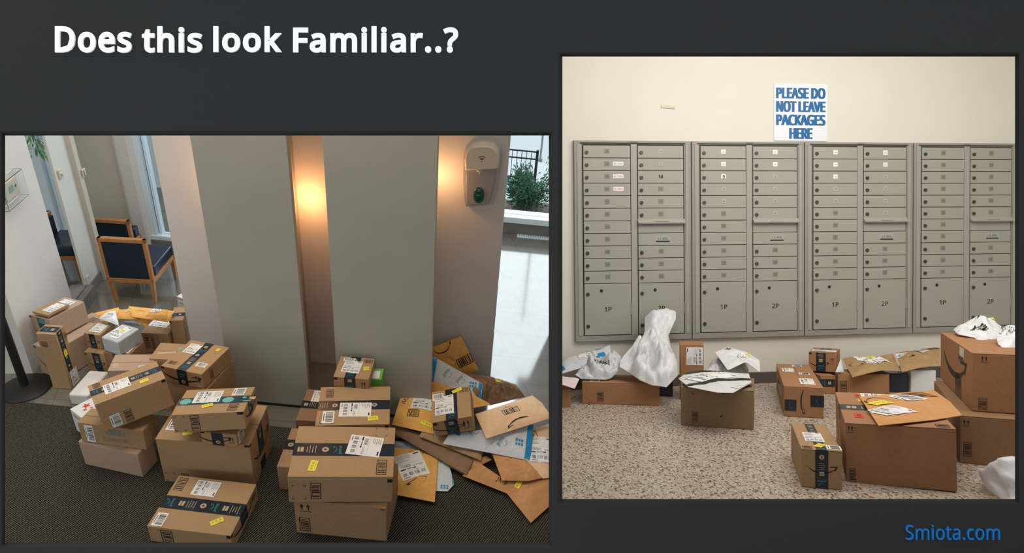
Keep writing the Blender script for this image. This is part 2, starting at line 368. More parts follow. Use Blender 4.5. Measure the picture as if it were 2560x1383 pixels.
def mark2d(t, W, H, opt):
    o = []; sd = opt.get('seed', 1); x0, x1, y0, y1 = -W/2, W/2, -H/2, H/2
    if t == 'smile': return smile2d(W, H, opt.get('k', 'ink'))
    if t == 'bar':
        o += frame2d(x0, y0, x1, y1, min(W, H)*0.07); o += bars(x0+W*.13, y0+H*.12, x1-W*.13, y1-H*.12, seed=sd, vertical=W > H, n=10)
    elif t == 'brackets':
        s, q = min(W, H)*.22, min(W, H)*.035
        for sx in (-1, 1):
            for sy in (-1, 1):
                xa, ya = sx*W/2, sy*H/2
                o.append(R('ink', min(xa, xa-sx*s), min(ya, ya-sy*q), max(xa, xa-sx*s), max(ya, ya-sy*q)))
                o.append(R('ink', min(xa, xa-sx*q), min(ya, ya-sy*s), max(xa, xa-sx*q), max(ya, ya-sy*s)))
    elif t == 'arrows':
        for cx in (-W*.25, W*.25):
            o.append(R('ink', cx-W*.05, y0+H*.2, cx+W*.05, y1-H*.3)); o.append((1, 'ink', [(cx-W*.17, y1-H*.38), (cx+W*.17, y1-H*.38), (cx, y1)]))
        o.append(R('ink', x0, y0, x1, y0+H*.06))
    elif t == 'black': o.append(R('ink', x0, y0, x1, y1))
    elif t == 'rect': o.append(R(opt['k'], x0, y0, x1, y1))
    elif t == 'text': o += text2d(opt['s'], W, H, opt.get('k', 'ink'), bold=opt.get('bold', 0.0))
    elif t == 'sticker':
        o.append(R(opt.get('k', 'yellow'), x0, y0, x1, y1, 0)); o += text2d('8-16 2A', W*.72, H*.34, 'ink', cy=H*.1); o += text2d('8/16/22', W*.4, H*.14, 'inkgrey', cy=-H*.28, cx=W*.1)
    elif t == 'redlabel':
        o.append(R('red', x0, y0, x1, y1, 0)); o += text2d('A13', W*.5, H*.55, 'ink', bold=.03)
    elif t == 'blabel':
        o.append(R('white', x0, y0, x1, y1, 0)); o += bars(x0+W*.1, y0+H*.28, x1-W*.1, y1-H*.1, seed=sd, n=16) if W > H else bars(x0+W*.28, y0+H*.1, x1-W*.1, y1-H*.1, seed=sd, vertical=False, n=16)
        o.append(R('ink', x0+W*.2, y0+H*.12, x1-W*.2, y0+H*.18) if W > H else R('ink', x0+W*.1, y0+H*.2, x0+W*.16, y1-H*.2))
    elif t == 'label':
        o.append(R('white', x0, y0, x1, y1, 0)); rg = random.Random(sd)
        o.append(R('ink', x1-W*.28, y1-H*.09, x1-W*.08, y1-H*.045))
        for i in range(5): o.append(R('inkgrey', x0+W*.07, y1-H*(.08+i*.055), x0+W*rg.uniform(.3, .6), y1-H*(.065+i*.055)))
        o.append(R('inkgrey', x0, y1-H*.40, x1, y1-H*.395))
        o += bars(x0+W*.12, y1-H*.55, x0+W*.46, y1-H*.44, 'inkgrey', seed=sd+1, n=20)
        o += text2d('CYYZ4', W*.34, H*.07, 'ink', cx=W*.25, cy=y1-H*.53)
        o.append(R('ink', x0+W*.05, y1-H*.64, x0+W*.25, y1-H*.595)); o.append(R('inkgrey', x0+W*.28, y1-H*.63, x0+W*.5, y1-H*.60)); o.append(R('ink', x0+W*.52, y1-H*.64, x0+W*.62, y1-H*.595))
        o.append(R('inkgrey', x0, y1-H*.70, x1, y1-H*.695))
        for i in range(4): o += bars(x0+W*(.08+i*.22), y0+H*.12, x0+W*(.24+i*.22), y0+H*.25, seed=sd+i+5, n=7)
        o.append(R('inkgrey', x0+W*.08, y0+H*.05, x0+W*.3, y0+H*.08))
    elif t in ('tape', 'tealtape'):
        k0 = 'navy' if t == 'tape' else 'navy_blue'
        o.append(R(k0, x0, y0, x1, y1, 0)); a = x0+H*.15; i = opt.get('start', 0); rg = random.Random(sd)
        flipy = opt.get('flip', 1)
        while a < x1-H*.45:
            if t == 'tape':
                kind = i % 4
                if kind == 0:
                    if a+H*.8 > x1: break
                    g = [(l, k, [(-q[1]*flipy*.0+p0, q1) for p0, q1 in pl]) for l, k, pl in []]
                    tx = text2d('prime', H*.62, H*.24, 'cyan')
                    o += [(1, k, [(a+H*.5-y*flipy, x*flipy) for x, y in pl]) for l, k, pl in tx]
                    sm = smile2d(H*.5, H*.28, 'cyan')
                    o += [(1, k, [(a+H*.18-y*flipy*1.0, x*flipy) for x, y in pl]) for l, k, pl in sm]
                    a += H*.85
                elif kind in (1, 3):
                    c = a+H*.25
                    if kind == 1: o.append(R('tanprint', c-H*.17, -H*.19, c+H*.17, H*.19)); o.append(R(k0, c-H*.03, -H*.19, c+H*.01, H*.19, 2))
                    else:
                        o.append((1, 'tanprint', [(c+H*.2*cos(2*pi*j/14), H*.2*sin(2*pi*j/14)) for j in range(14)]))
                        o.append((2, k0, [(c-H*.06, -H*.09), (c+H*.10, 0), (c-H*.06, H*.09)]))
                    a += H*.6
                else:
                    for j in range(4):
                        L = rg.uniform(.2, .36)*H; o.append(R('tanprint', a+j*H*.16, -L, a+j*H*.16+H*.035, L))
                    a += H*.8
            else:
                kind = i % 3; c = a+H*.35
                if kind == 0: o.append((1, 'teal', [(c+H*.9*cos(2*pi*j/8+.39)*.5, H*.42*sin(2*pi*j/8+.39)) for j in range(8)])); a += H*1.2
                elif kind == 1:
                    o.append((1, 'teal', [(c+H*.16*cos(2*pi*j/8), H*.22+H*.14*sin(2*pi*j/8)) for j in range(8)])); o.append(R('tanprint', c+H*.35, -H*.1, c+H*.85, H*.3)); o.append(R('teal', c, -H*.32, c+H*.6, -H*.22)); a += H*1.1
                else: o.append((1, 'teal', [(c-H*.2, -H*.3), (c+H*.3, -H*.1), (c+H*.25, H*.3), (c-H*.3, H*.25)])); a += H*.9
            i += 1
    elif t == 'leafmark':
        for cx, cy, s in ((-.15, .1, .3), (.18, -.15, .16), (.3, .2, .12)):
            n = 10; pts = [(W*cx+W*s*(1 if j % 2 else .45)*cos(2*pi*j/n), H*cy+H*s*(1 if j % 2 else .45)*sin(2*pi*j/n)) for j in range(n)]
            for j in range(n): o.append((1, 'red', [(W*cx, H*cy), pts[j], pts[(j+1) % n]]))
    elif t == 'crest':
        for cx in (-.16, .16):
            o.append(R('inkgrey', W*cx-W*.07, -H*.05, W*cx+W*.07, H*.42)); o.append(R('inkgrey', W*cx*2-W*.04, -H*.02, W*cx*2+W*.04, H*.3))
        o.append(R('inkgrey', -W*.06, 0, W*.06, H*.5)); o += text2d("HUDSON'S BAY", W, H*.24, 'inkgrey', cy=-H*.34)
    elif t == 'wifi':
        for j, r in enumerate((.25, .5, .8)):
            for i in range(8):
                a0, a1 = radians(225+i*11.25), radians(225+(i+1)*11.25); rr, r2 = r*H, (r+.09)*H
                o.append((1, 'ink', [(rr*cos(a0), H*.5+rr*sin(a0)), (r2*cos(a0), H*.5+r2*sin(a0)), (r2*cos(a1), H*.5+r2*sin(a1)), (rr*cos(a1), H*.5+rr*sin(a1))]))
        o.append(R('ink', -H*.08, H*.42, H*.08, H*.56))
    elif t == 'primelogo':
        o += text2d('prime', W, H*.55, 'bluetext', cy=H*.2); o += [(1, k, [(x, y-H*.3) for x, y in pl]) for l, k, pl in smile2d(W*.7, H*.32, 'bluetext')]
    elif t == 'recyc':
        for i in range(3):
            for j in range(2): o.append(R('blue', x0+W*(.05+i*.33), y0+H*(.1+j*.45), x0+W*(.28+i*.33), y0+H*(.4+j*.45)))
    return o
PART_OF = {'tape': 'packing_tape', 'tealtape': 'packing_tape', 'label': 'shipping_label', 'blabel': 'barcode_label', 'sticker': 'date_sticker', 'redlabel': 'red_sticker'}
LIFT = {'tape': .0007, 'tealtape': .0007, 'label': .0014, 'blabel': .0012, 'sticker': .0022, 'redlabel': .0016}
def stamp(mesh, t, W, H, opt, place, turn=0, rot=0.0, step=None, lift=None, keep=None):
    """draws a mark centred at 0 into mesh; place(x, y, off) gives the 3D point"""
    w_, h_ = (W, H) if turn % 180 == 0 else (H, W)
    a = radians(turn+rot); ca, sa = cos(a), sin(a)
    L = LIFT.get(t, .0004) if lift is None else lift
    for layer, k, pl in mark2d(t, w_, h_, opt):
        P = [(x*ca-y*sa, x*sa+y*ca) for x, y in pl]; off = L+layer*.0003
        if step and len(P) == 4:
            e1 = math.dist(P[0], P[1]); e2 = math.dist(P[1], P[2]); n1 = max(1, min(24, int(e1/step+.9))); n2 = max(1, min(24, int(e2/step+.9)))
            V = []; XY = []
            for j in range(n2+1):
                for i in range(n1+1):
                    s_, q = i/n1, j/n2
                    x = (P[0][0]*(1-s_)+P[1][0]*s_)*(1-q)+(P[3][0]*(1-s_)+P[2][0]*s_)*q
                    y = (P[0][1]*(1-s_)+P[1][1]*s_)*(1-q)+(P[3][1]*(1-s_)+P[2][1]*s_)*q
                    V.append(place(x, y, off)); XY.append((x, y))
            FF = [(j*(n1+1)+i, j*(n1+1)+i+1, (j+1)*(n1+1)+i+1, (j+1)*(n1+1)+i) for j in range(n2) for i in range(n1)]
            if keep: FF = [f for f in FF if keep(sum(XY[q][0] for q in f)/4, sum(XY[q][1] for q in f)/4)]
            mesh.add(V, FF, k)
        elif not keep or keep(sum(p[0] for p in P)/len(P), sum(p[1] for p in P)/len(P)):
            mesh.add([place(x, y, off) for x, y in P], [tuple(range(len(P)))], k)

# ------------------------------------------------------------------ cartons
def carton(room, data, kmat, marks, label, group, seam='x', name='cardboard_box', cat='box', soft=0.0, grow=(0, 0)):
    x, y, z, yaw, tx, ty, w_, d_, h_ = data
    T = room.T @ Matrix.Translation((x, y, z)) @ (Matrix.Rotation(radians(yaw), 4, 'Z') @ Matrix.Rotation(radians(ty), 4, 'Y') @ Matrix.Rotation(radians(tx), 4, 'X'))
    t = thing(name, T, label, cat, group)
    X0, X1, Y0, Y1 = -w_/2, w_/2+grow[0], -d_/2, d_/2+grow[1]
    body = Mesh(); b = min(.004, h_*.06)+soft
    if soft:
        body.box(X0, X1, Y0, Y1, 0, h_, kmat, b, seg=4)
    else:
        body.box(X0, X1, Y0, Y1, 0, h_-.003, kmat, b)
        g = .0015
        if seam == 'x':
            m = (Y0+Y1)/2; body.box(X0, X1, Y0, m-g, h_-.0032, h_, kmat, .001, seg=1); body.box(X0, X1, m+g, Y1, h_-.0032, h_, kmat, .001, seg=1)
        elif seam == 'y':
            m = (X0+X1)/2; body.box(X0, m-g, Y0, Y1, h_-.0032, h_, kmat, .001, seg=1); body.box(m+g, X1, Y0, Y1, h_-.0032, h_, kmat, .001, seg=1)
        else: body.box(X0, X1, Y0, Y1, h_-.0032, h_, kmat, .001, seg=1)
    W_, D_ = X1-X0, Y1-Y0
    FACE = {'T': (Vector((X0, Y0, h_)), Vector((1, 0, 0)), Vector((0, 1, 0)), Vector((0, 0, 1)), W_, D_),
            'F': (Vector((X0, Y0, 0)), Vector((1, 0, 0)), Vector((0, 0, 1)), Vector((0, -1, 0)), W_, h_),
            'R': (Vector((X1, Y0, 0)), Vector((0, 1, 0)), Vector((0, 0, 1)), Vector((1, 0, 0)), D_, h_),
            'L': (Vector((X0, Y1, 0)), Vector((0, -1, 0)), Vector((0, 0, 1)), Vector((-1, 0, 0)), D_, h_)}
    parts = {}; order = []
    for i, mk in enumerate(marks):
        tp, face, cx, cy, sw, sh = mk[:6]; turn = mk[6] if len(mk) > 6 else 0; rot = mk[7] if len(mk) > 7 else 0; opt = dict(mk[8]) if len(mk) > 8 else {}
        opt.setdefault('seed', i+3)
        o, eu, ev, n, LW, LH = FACE[face]; c = o+eu*cx*LW+ev*cy*LH
        place = lambda px, py, off, c=c, eu=eu, ev=ev, n=n: c+eu*px+ev*py+n*off
        if tp in PART_OF:
            key = PART_OF[tp] if PART_OF[tp] == 'packing_tape' else (PART_OF[tp], i)
            if key not in parts: parts[key] = Mesh(); order.append(key)
            tgt = parts[key]
        else: tgt = body
        stamp(tgt, tp, sw*LW, sh*LH, opt, place, turn, rot)
    body.build('carton_body', t)
    for key in order: parts[key].build(key if isinstance(key, str) else key[0], t)
    return t

# ------------------------------------------------------------------ mailers and bags
def pouch(room, pts, th, kmat, label, group, marks=(), seed=1, wrinkle=.25, freq=9, name='padded_mailer', cat='mailer', edge=.0012, n=30, belly=.35, puff=.3, aniso=(1, 1), axis=(0, 1)):
    P = [Vector(p) for p in pts]; c = sum(P, Vector())/len(P)
    nrm = Vector()
    for i in range(len(P)):
        a, b = P[i]-c, P[(i+1) % len(P)]-c; nrm += a.cross(b)
    nrm.normalize()
    eu = (P[axis[1]]-P[axis[0]]); eu -= nrm*eu.dot(nrm); eu.normalize(); ev = nrm.cross(eu)
    Q = [((p-c).dot(eu), (p-c).dot(ev), (p-c).dot(nrm)) for p in P]
    bd = []
    for i in range(len(Q)):
        a, b = Q[i], Q[(i+1) % len(Q)]; L = math.dist(a[:2], b[:2]); k = max(2, int(L/.02)+1)
        for j in range(k):
            s_ = j/k; bd.append(tuple(a[q]*(1-s_)+b[q]*s_ for q in range(3)))
    xs = [q[0] for q in bd]; ys = [q[1] for q in bd]; x0, x1, y0, y1 = min(xs), max(xs), min(ys), max(ys)
    size = max(x1-x0, y1-y0); small = min(x1-x0, y1-y0)
    def seg_dist(x, y):
        best = 9
        for i in range(len(Q)):
            ax, ay, _ = Q[i]; bx, by, _ = Q[(i+1) % len(Q)]; dx, dy = bx-ax, by-ay
            t_ = max(0, min(1, ((x-ax)*dx+(y-ay)*dy)/(dx*dx+dy*dy+1e-12))); best = min(best, math.hypot(x-ax-t_*dx, y-ay-t_*dy))
        return best
    def inside(x, y):
        r = False
        for i in range(len(Q)):
            ax, ay, _ = Q[i]; bx, by, _ = Q[i-1]
            if (ay > y) != (by > y) and x < (bx-ax)*(y-ay)/(by-ay)+ax: r = not r
        return r
    def base(x, y):
        sw = sz = 0
        for q in bd[::2]:
            d2 = (x-q[0])**2+(y-q[1])**2+1e-7; wgt = 1/(d2*d2**.5); sw += wgt; sz += wgt*q[2]
        return sz/sw
    sv = Vector((seed*3.7, seed*1.3, seed*.7))
    def surf(x, y, top=True):
        d = seg_dist(x, y); f = 1-math.exp(-d/(puff*small*.5)) ; f = f/(1-math.exp(-1/puff))
        f = min(1, f)
        v3 = Vector((x*aniso[0], y*aniso[1], 0 if top else .3))*(freq/size*.5)
        v3 += Vector((noise.noise(v3*.7+sv), noise.noise(v3*.7-sv), 0))*.6+sv
        wr = noise.noise(v3)*.6 + (1-abs(noise.noise(v3*2.1))*2)*.35-.25 + noise.noise(v3*4.3)*.18
        h = edge+th*f*(.8+wrinkle*wr*2.0)+ wrinkle*.1*th*noise.noise(v3*3)
        if top: return base(x, y)+max(edge, h)
        return base(x, y)-max(edge, h*belly)
    st = size/n; inn = []
    for i in range(int((x1-x0)/st)+2):
        for j in range(int((y1-y0)/st)+2):
            x = x0+i*st+(st*.5 if j % 2 else 0); y = y0+j*st
            if inside(x, y) and seg_dist(x, y) > st*.5: inn.append((x, y))
    pts2 = [Vector(q[:2]) for q in bd]+[Vector(q) for q in inn]; nb = len(bd)
    V2, _, F2, _, _, _ = geometry.delaunay_2d_cdt(pts2, [], [list(range(nb))], 1, 1e-6)
    m = Mesh(); nv = len(V2)
    isb = {}
    for i, v in enumerate(V2): isb[i] = seg_dist(v.x, v.y) < 1e-4
    top = [c+eu*v.x+ev*v.y+nrm*surf(v.x, v.y) for v in V2]; bot = [c+eu*v.x+ev*v.y+nrm*surf(v.x, v.y, False) for v in V2]
    m.add(top, [tuple(f) for f in F2], kmat, True)
    m.add(bot, [tuple(reversed(f)) for f in F2], kmat, True)
    cnt = {}
    for f in F2:
        for i in range(len(f)):
            e = (f[i], f[(i+1) % len(f)]); cnt[tuple(sorted(e))] = cnt.get(tuple(sorted(e)), [])+[e]
    rim = [e[0] for e in cnt.values() if len(e) == 1]
    m.add(top+bot, [(b_, a_, a_+nv, b_+nv) for a_, b_ in rim], kmat)
    org = room.T @ Matrix.Translation(c)
    t = thing(name, org, label, cat, group)
    parts = {}; order = []
    for i, mk in enumerate(marks):
        tp, cx, cy, sw, sh = mk[:5]; turn = mk[5] if len(mk) > 5 else 0; rot = mk[6] if len(mk) > 6 else 0; opt = dict(mk[7]) if len(mk) > 7 else {}
        opt.setdefault('seed', i+3+seed)
        mx, my = x0+cx*(x1-x0), y0+cy*(y1-y0)
        def place(px, py, off):
            x, y = mx+px, my+py; return c+eu*x+ev*y+nrm*(surf(x, y)+off+.0008+.0016*wrinkle)
        if tp in PART_OF:
            key = (PART_OF[tp], i); parts[key] = Mesh(); order.append(key); tgt = parts[key]
        else: tgt = m
        stamp(tgt, tp, sw*(x1-x0), sh*(y1-y0), opt, place, turn, rot, step=st*.5, keep=lambda px, py: inside(mx+px, my+py) and seg_dist(mx+px, my+py) > .001)
    for q in [m]+list(parts.values()): q.v = [tuple(Vector(v)-c) for v in q.v]
    m.build('mailer_body' if cat == 'mailer' else 'bag_body', t)
    for key in order: parts[key].build(key[0], t)
    return t
def rm(f, *pts):
    """outline points (crop x, crop y, 'y' or 'z', metres)"""
    return [(MB_ROOM.y if w_ == 'y' else MB_ROOM.at)(*f(x, y), val) for x, y, w_, val in pts]
def lp(*pts): return [LB.at(u, v, z) for u, v, z in pts]
def ly(*pts): return [LB.y(u, v, y) for u, v, y in pts]
def rp(*pts): return [MB_ROOM.at(u, v, z) for u, v, z in pts]
def ry(*pts): return [MB_ROOM.y(u, v, y) for u, v, y in pts]

# placement of the cartons: x, y, z of the base centre, yaw, tilt about x, tilt about y (degrees), width, depth, height (metres)
LOB = {
    'near': (-1.456, 2.33, -0, -0.7134, 0.2672, 0.9506, 0.4138, 0.3283, 0.1133),
    'big': (-1.543, 2.71, 0, 2.872, 0.2203, 0.6882, 0.4859, 0.3093, 0.318),
    'small_tape': (-1.431, 2.607, 0.318, -0.3593, 0.0052, 0.0166, 0.189, 0.1308, 0.1),
    'teal': (-1.472, 2.637, 0.418, 8.503, -8.747, -3.47, 0.3535, 0.2376, 0.1068),
    'smile': (-1.742, 3.013, 0.4, -10.11, -0.8623, -1.175, 0.2517, 0.2657, 0.1037),
    'hb_base': (-2.071, 2.648, -0, -8.382, -0.0977, -0.0029, 0.3533, 0.127, 0.1713),
    'hb': (-2.049, 2.663, 0.1713, -2.651, -2.728, 0.0469, 0.3606, 0.1207, 0.1337),
    'leaning': (-1.942, 2.701, 0.3649, 40.63, -2.848, -4.496, 0.3378, 0.189, 0.1859),
    'lower_front': (-0.7441, 2.451, 0, -0.2093, -0.0463, 0.1148, 0.4657, 0.3, 0.2481),
    'upper_front': (-0.7658, 2.473, 0.2481, 9.394, -0.2759, 4.993, 0.4977, 0.3454, 0.1779),
    'left_low': (-1.016, 2.719, -0, 3.083, 0.0385, 0.0821, 0.3, 0.294, 0.1755),
    'left_up': (-1.08, 3.023, 0.15, 2.88, -0.0142, 0.0653, 0.2, 0.2713, 0.07),
    'rear_top': (-0.8048, 2.854, 0.3, 10.52, 0.0336, 0.8607, 0.39, 0.3137, 0.1),
    'wall_small': (-0.8594, 3.099, 0.37, 2.145, 0.3213, 0.1512, 0.201, 0.1919, 0.0999),
    'tall': (-2.743, 3.235, -0, 2.557, -0.2889, 0.0187, 0.1095, 0.0977, 0.4194),
    'long_low': (-2.811, 3.455, -0.0001, -19.16, -4.672, -5.068, 0.1744, 0.4229, 0.23),
    'long_up': (-2.876, 3.503, 0.2299, -15.85, -3.016, -3.279, 0.1656, 0.2565, 0.1486),
    's_base': (-2.596, 3.403, -0, -2.82, -0.543, -0.1141, 0.1337, 0.1034, 0.1718),
    's_tape': (-2.61, 3.473, 0.1717, -5.201, -0.5153, -0.2964, 0.1101, 0.1481, 0.111),
    'g_base': (-2.45, 3.43, -0, -4.795, -0.321, 0.062, 0.1718, 0.1637, 0.1833),
    'grey_wrap': (-2.452, 3.434, 0.1833, -16.15, -0.8621, -0.2294, 0.1342, 0.1732, 0.1074),
    'printed': (-2.351, 3.717, -0, 4.623, -0.2175, -0.2323, 0.1943, 0.1885, 0.1625),
    'g_tall': (-2.238, 3.756, -0, 14.34, -0.1108, 0.1343, 0.0867, 0.1668, 0.2469),
    'light_top': (-2.189, 3.112, 0.25, 11.22, 5.019, 1.115, 0.2318, 0.1378, 0.0899),
    'wrap_white': (-2.549, 3.176, -0, 1.791, -0.1964, -0.2257, 0.1201, 0.2365, 0.0839),
    'maple': (-2.351, 2.847, 0, -28.4, 0.9203, 0.0636, 0.08, 0.1402, 0.1692),
    'smile_behind': (-2.004, 3.163, 0.25, 3.063, 0.1448, 0.2619, 0.0949, 0.1024, 0.1),
    'usps': (-2.427, 4.198, -0, -29.91, -0.0188, 0.0132, 0.1, 0.0606, 0.0482),
    'pile_box': (-0.2563, 3.048, 0.2, 7.76, 5.584, -12.83, 0.2302, 0.2387, 0.1223),
}
MAILB = {
    'R1': (1.7, 3.059, 0, -22.4, 0.5897, -3.137, 0.3949, 0.691, 0.2511),
    'R2': (1.312, 2.946, -0, -17.3, 0.6751, -2.401, 0.1523, 0.4464, 0.1581),
    'R3': (1.83, 4.356, 0, -18.58, 0.4677, -0.8115, 0.2142, 0.8688, 0.1784),
    'R4b': (2.307, 3.425, 0, -25.75, 0.3143, -1.412, 0.204, 0.9287, 0.2159),
    'R4': (2.381, 3.505, 0.2159, -24.41, 0.3496, -0.413, 0.1637, 0.9087, 0.2689),
    'R5': (1.189, 3.92, 0, -20.13, 0.2236, -2.944, 0.3852, 0.3979, 0.2152),
    'R6': (0.7123, 4.484, -0, -10.27, -0.1677, -1.654, 0.4907, 0.2948, 0.1417),
    'R7': (1.2, 4.62, 0, -12.75, 0.1432, -0.7392, 0.1504, 0.4251, 0.3652),
    'R8': (0.2117, 4.433, -0, 0, 0.011, 0.1096, 0.3, 0.3, 0.1149),
    'R10': (2.184, 4.756, -0, -5.003, 0, 0.0352, 0.0962, 0.3, 0.1233),
    'R9': (2.244, 4.904, 0.1232, -31.24, 0.2001, 0.5724, 0.1736, 0.4651, 0.1332),
    'R11': (2.391, 4.699, -0, -4.987, -0.0108, -0.2001, 0.336, 0.3, 0.133),
    'R12': (2.806, 4.715, -0, -4.99, 0.0183, -0.0955, 0.1632, 0.3, 0.151),
}

# ------------------------------------------------------------------ the charcoal display wall with its two openings
PD = 1.6
def pv(u, v, d): return Vector(((u-CX)/FPX*d, -(v-CY)/FPX*d, -d))
OPEN = [(13, 339, 1372, 1357), (1406, 141.5, 2537.5, 1248)]
RING = 13  # rim width; the rim is curved to imitate a soft drop shadow
def display_wall():
    m = Mesh()
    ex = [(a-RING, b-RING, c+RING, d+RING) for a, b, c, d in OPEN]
    xs = sorted({-1400, 4000, *[e[0] for e in ex], *[e[2] for e in ex]}); ys = sorted({-1100, 2500, *[e[1] for e in ex], *[e[3] for e in ex]})
    # the last column between the two rings is shared
    def covered(x, y): return any(e[0] < x < e[2] and e[1] < y < e[3] for e in ex)
    for i in range(len(xs)-1):
        for j in range(len(ys)-1):
            if covered((xs[i]+xs[i+1])/2, (ys[j]+ys[j+1])/2): continue
            a, b, c, d = xs[i], ys[j], xs[i+1], ys[j+1]
            m.add([pv(a, d, PD), pv(c, d, PD), pv(c, b, PD), pv(a, b, PD)], [(0, 1, 2, 3)], 'display')
            m.add([pv(a, d, PD+.03), pv(c, d, PD+.03), pv(c, b, PD+.03), pv(a, b, PD+.03)], [(3, 2, 1, 0)], 'display')
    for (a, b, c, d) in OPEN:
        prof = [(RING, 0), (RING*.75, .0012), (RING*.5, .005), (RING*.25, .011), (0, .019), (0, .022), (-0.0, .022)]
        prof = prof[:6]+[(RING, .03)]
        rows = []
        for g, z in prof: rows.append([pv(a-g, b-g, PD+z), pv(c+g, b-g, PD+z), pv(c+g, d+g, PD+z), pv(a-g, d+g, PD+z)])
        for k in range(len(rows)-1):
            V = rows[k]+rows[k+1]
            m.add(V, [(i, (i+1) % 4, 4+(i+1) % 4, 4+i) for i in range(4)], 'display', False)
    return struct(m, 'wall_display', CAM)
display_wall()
def lettering(name, words, k, label, bold=0.0, depth=.0045):
    m = Mesh()
    for txt, u0, v0, u1, v1 in words:
        V, F, x0, x1, y0, y1 = glyphs(txt, bold)
        P0, P1 = pv(u0, v1, PD), pv(u1, v0, PD)
        pos = lambda i, z: (P0.x+(V[i].x-x0)/(x1-x0)*(P1.x-P0.x), P0.y+(V[i].y-y0)/(y1-y0)*(P1.y-P0.y), -PD+z)
        n = len(V); top = [pos(i, depth) for i in range(n)]; bot = [pos(i, .0002) for i in range(n)]
        m.add(top, F, k)
        cnt = {}
        for f in F:
            for i in range(len(f)):
                e = (f[i], f[(i+1) % len(f)]); cnt.setdefault(tuple(sorted(e)), []).append(e)
        m.add(top+bot, [(b, a, a+n, b+n) for es in cnt.values() if len(es) == 1 for a, b in es], k)
    c = Vector((sum(v[0] for v in m.v)/len(m.v), sum(v[1] for v in m.v)/len(m.v), -PD)); m.v = [tuple(Vector(v)-c) for v in m.v]
    return tag(m.build(name, T=CAM @ Matrix.Translation(c)), label, 'lettering')
lettering('raised_lettering', [('Does', 140, 67, 331, 133), ('this', 357, 67, 507, 133), ('look', 535, 67, 706, 132), ('Familiar..?', 734, 67, 1146, 133)], 'title', 'large white bold question lettering on the dark wall, top left', bold=.024)
lettering('raised_lettering', [('Smiota.com', 2262, 1311, 2497, 1349)], 'urltext', 'small blue web address lettering on the dark wall, bottom right')
# unseen partition added to separate the rooms and stop light bleeding across
m = Mesh(); um = 1389
for u0, u1 in ((um-4, um+4),):
    A = [pv(u0, -500, PD+.03), pv(u1, -500, PD+.03), pv(u1, -500, 5.35), pv(u0, -500, 5.35)]; B_ = [pv(u0, 1900, PD+.03), pv(u1, 1900, PD+.03), pv(u1, 1900, 5.35), pv(u0, 1900, 5.35)]
    m.add(A+B_, [(0, 1, 2, 3), (7, 6, 5, 4), (0, 4, 5, 1), (1, 5, 6, 2), (2, 6, 7, 3), (3, 7, 4, 0)], 'partition')
struct(m, 'wall_partition', CAM)

# ================================================================== THE LOBBY (left room)
WY = 3.69; PY = 3.217
fl = Mesh(); fl.box(-6, .35, .2, 3.04, -.05, 0, 'carpet'); struct(fl, 'floor_carpet', side=-1)
fl = Mesh(); fl.box(-6, 1.2, 3.04, 4.55, -.05, -.001, 'tile'); struct(fl, 'floor_tiles', side=-1)
fl = Mesh(); fl.box(-6, .95, 4.55, 6.2, -.05, -.001, 'tile'); struct(fl, 'floor_window_bay')
m = Mesh(); m.box(.85, .93, 4.3, 6.2, 0, 3.0, 'wall_light'); struct(m, 'wall_right', side=2)
m = Mesh(); m.box(-2.15, -.085, WY, WY+.14, 0, 3.6, 'wall_light'); struct(m, 'wall_back', side=-1)
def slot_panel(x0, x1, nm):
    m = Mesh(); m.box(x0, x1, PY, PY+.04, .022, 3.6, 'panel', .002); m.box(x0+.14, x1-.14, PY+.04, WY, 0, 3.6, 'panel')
    m.box(x0+.004, x1-.004, PY+.006, PY+.038, 0, .022, 'dark'); return struct(m, nm, side=-1)  # dark strip stands for the shadow gap at the panel foot
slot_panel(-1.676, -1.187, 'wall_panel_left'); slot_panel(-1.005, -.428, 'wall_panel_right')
def sconce(x, z, label):
    t = thing('wall_lamp', Matrix.Translation((x, WY-.001, z)), label, 'lamp', 'warm lamps hidden behind the wall panels')
    b = Mesh(); b.box(-.03, .03, -.03, 0, -.05, .05, 'offwhite', .004); b.build('lamp_base', t)
    g = Mesh(); g.lathe([(.001, -.05), (.022, -.045), (.028, 0), (.022, .045), (.001, .05)], (0, -.06, 0), 'lamp', 16); g.build('lamp_shade', t)
sconce(-1.43, 1.22, 'warm glowing lamp in the gap behind the left wall panel, right side')
bulb('slot_light', LOBBY, (-1.245, 3.56, 1.25), 3.0, (1.0, .45, .17), .05)
bulb('slot_light', LOBBY, (-1.715, 3.50, 1.33), 1.9, (1.0, .47, .18), .03)
bulb('slot_light', LOBBY, (-.475, 3.56, 1.47), 1.9, (1.0, .50, .22), .04)
# left wall; its tall mirror strip is built as an opening
dv = Vector((-.2, 1.1)).normalized(); LW = Matrix(((dv.x, dv.y*-1*-1, 0, -3.0), (dv.y, -dv.x, 0, 3.3), (0, 0, 1, 0), (0, 0, 0, 1)))
# local x runs back along the wall, local y points out of the room to the left when negative
m = Mesh(); m.box(0, .675, -.62, 0, 0, 3.6, 'wall_light'); struct(m, 'wall_left_front', LOBBY @ LW, side=-1)
m = Mesh(); m.box(.905, 1.15, -.018, 0, .0, 3.6, 'wall_light'); struct(m, 'wall_left_middle', LOBBY @ LW, side=-1)
m = Mesh(); m.box(1.15, 1.21, -.12, .035, .0, 3.6, 'wall_tan', .003); struct(m, 'trim_1', LOBBY @ LW, side=-1)
m = Mesh(); m.box(.40, .93, -.10, .05, 0, .10, 'plinth', .003); m.box(.675, .905, -.10, .005, .1, .112, 'plinth'); m.box(.93, 1.23, -.08, .012, 0, .085, 'plinth'); struct(m, 'baseboard_left', LOBBY @ LW, side=-1)
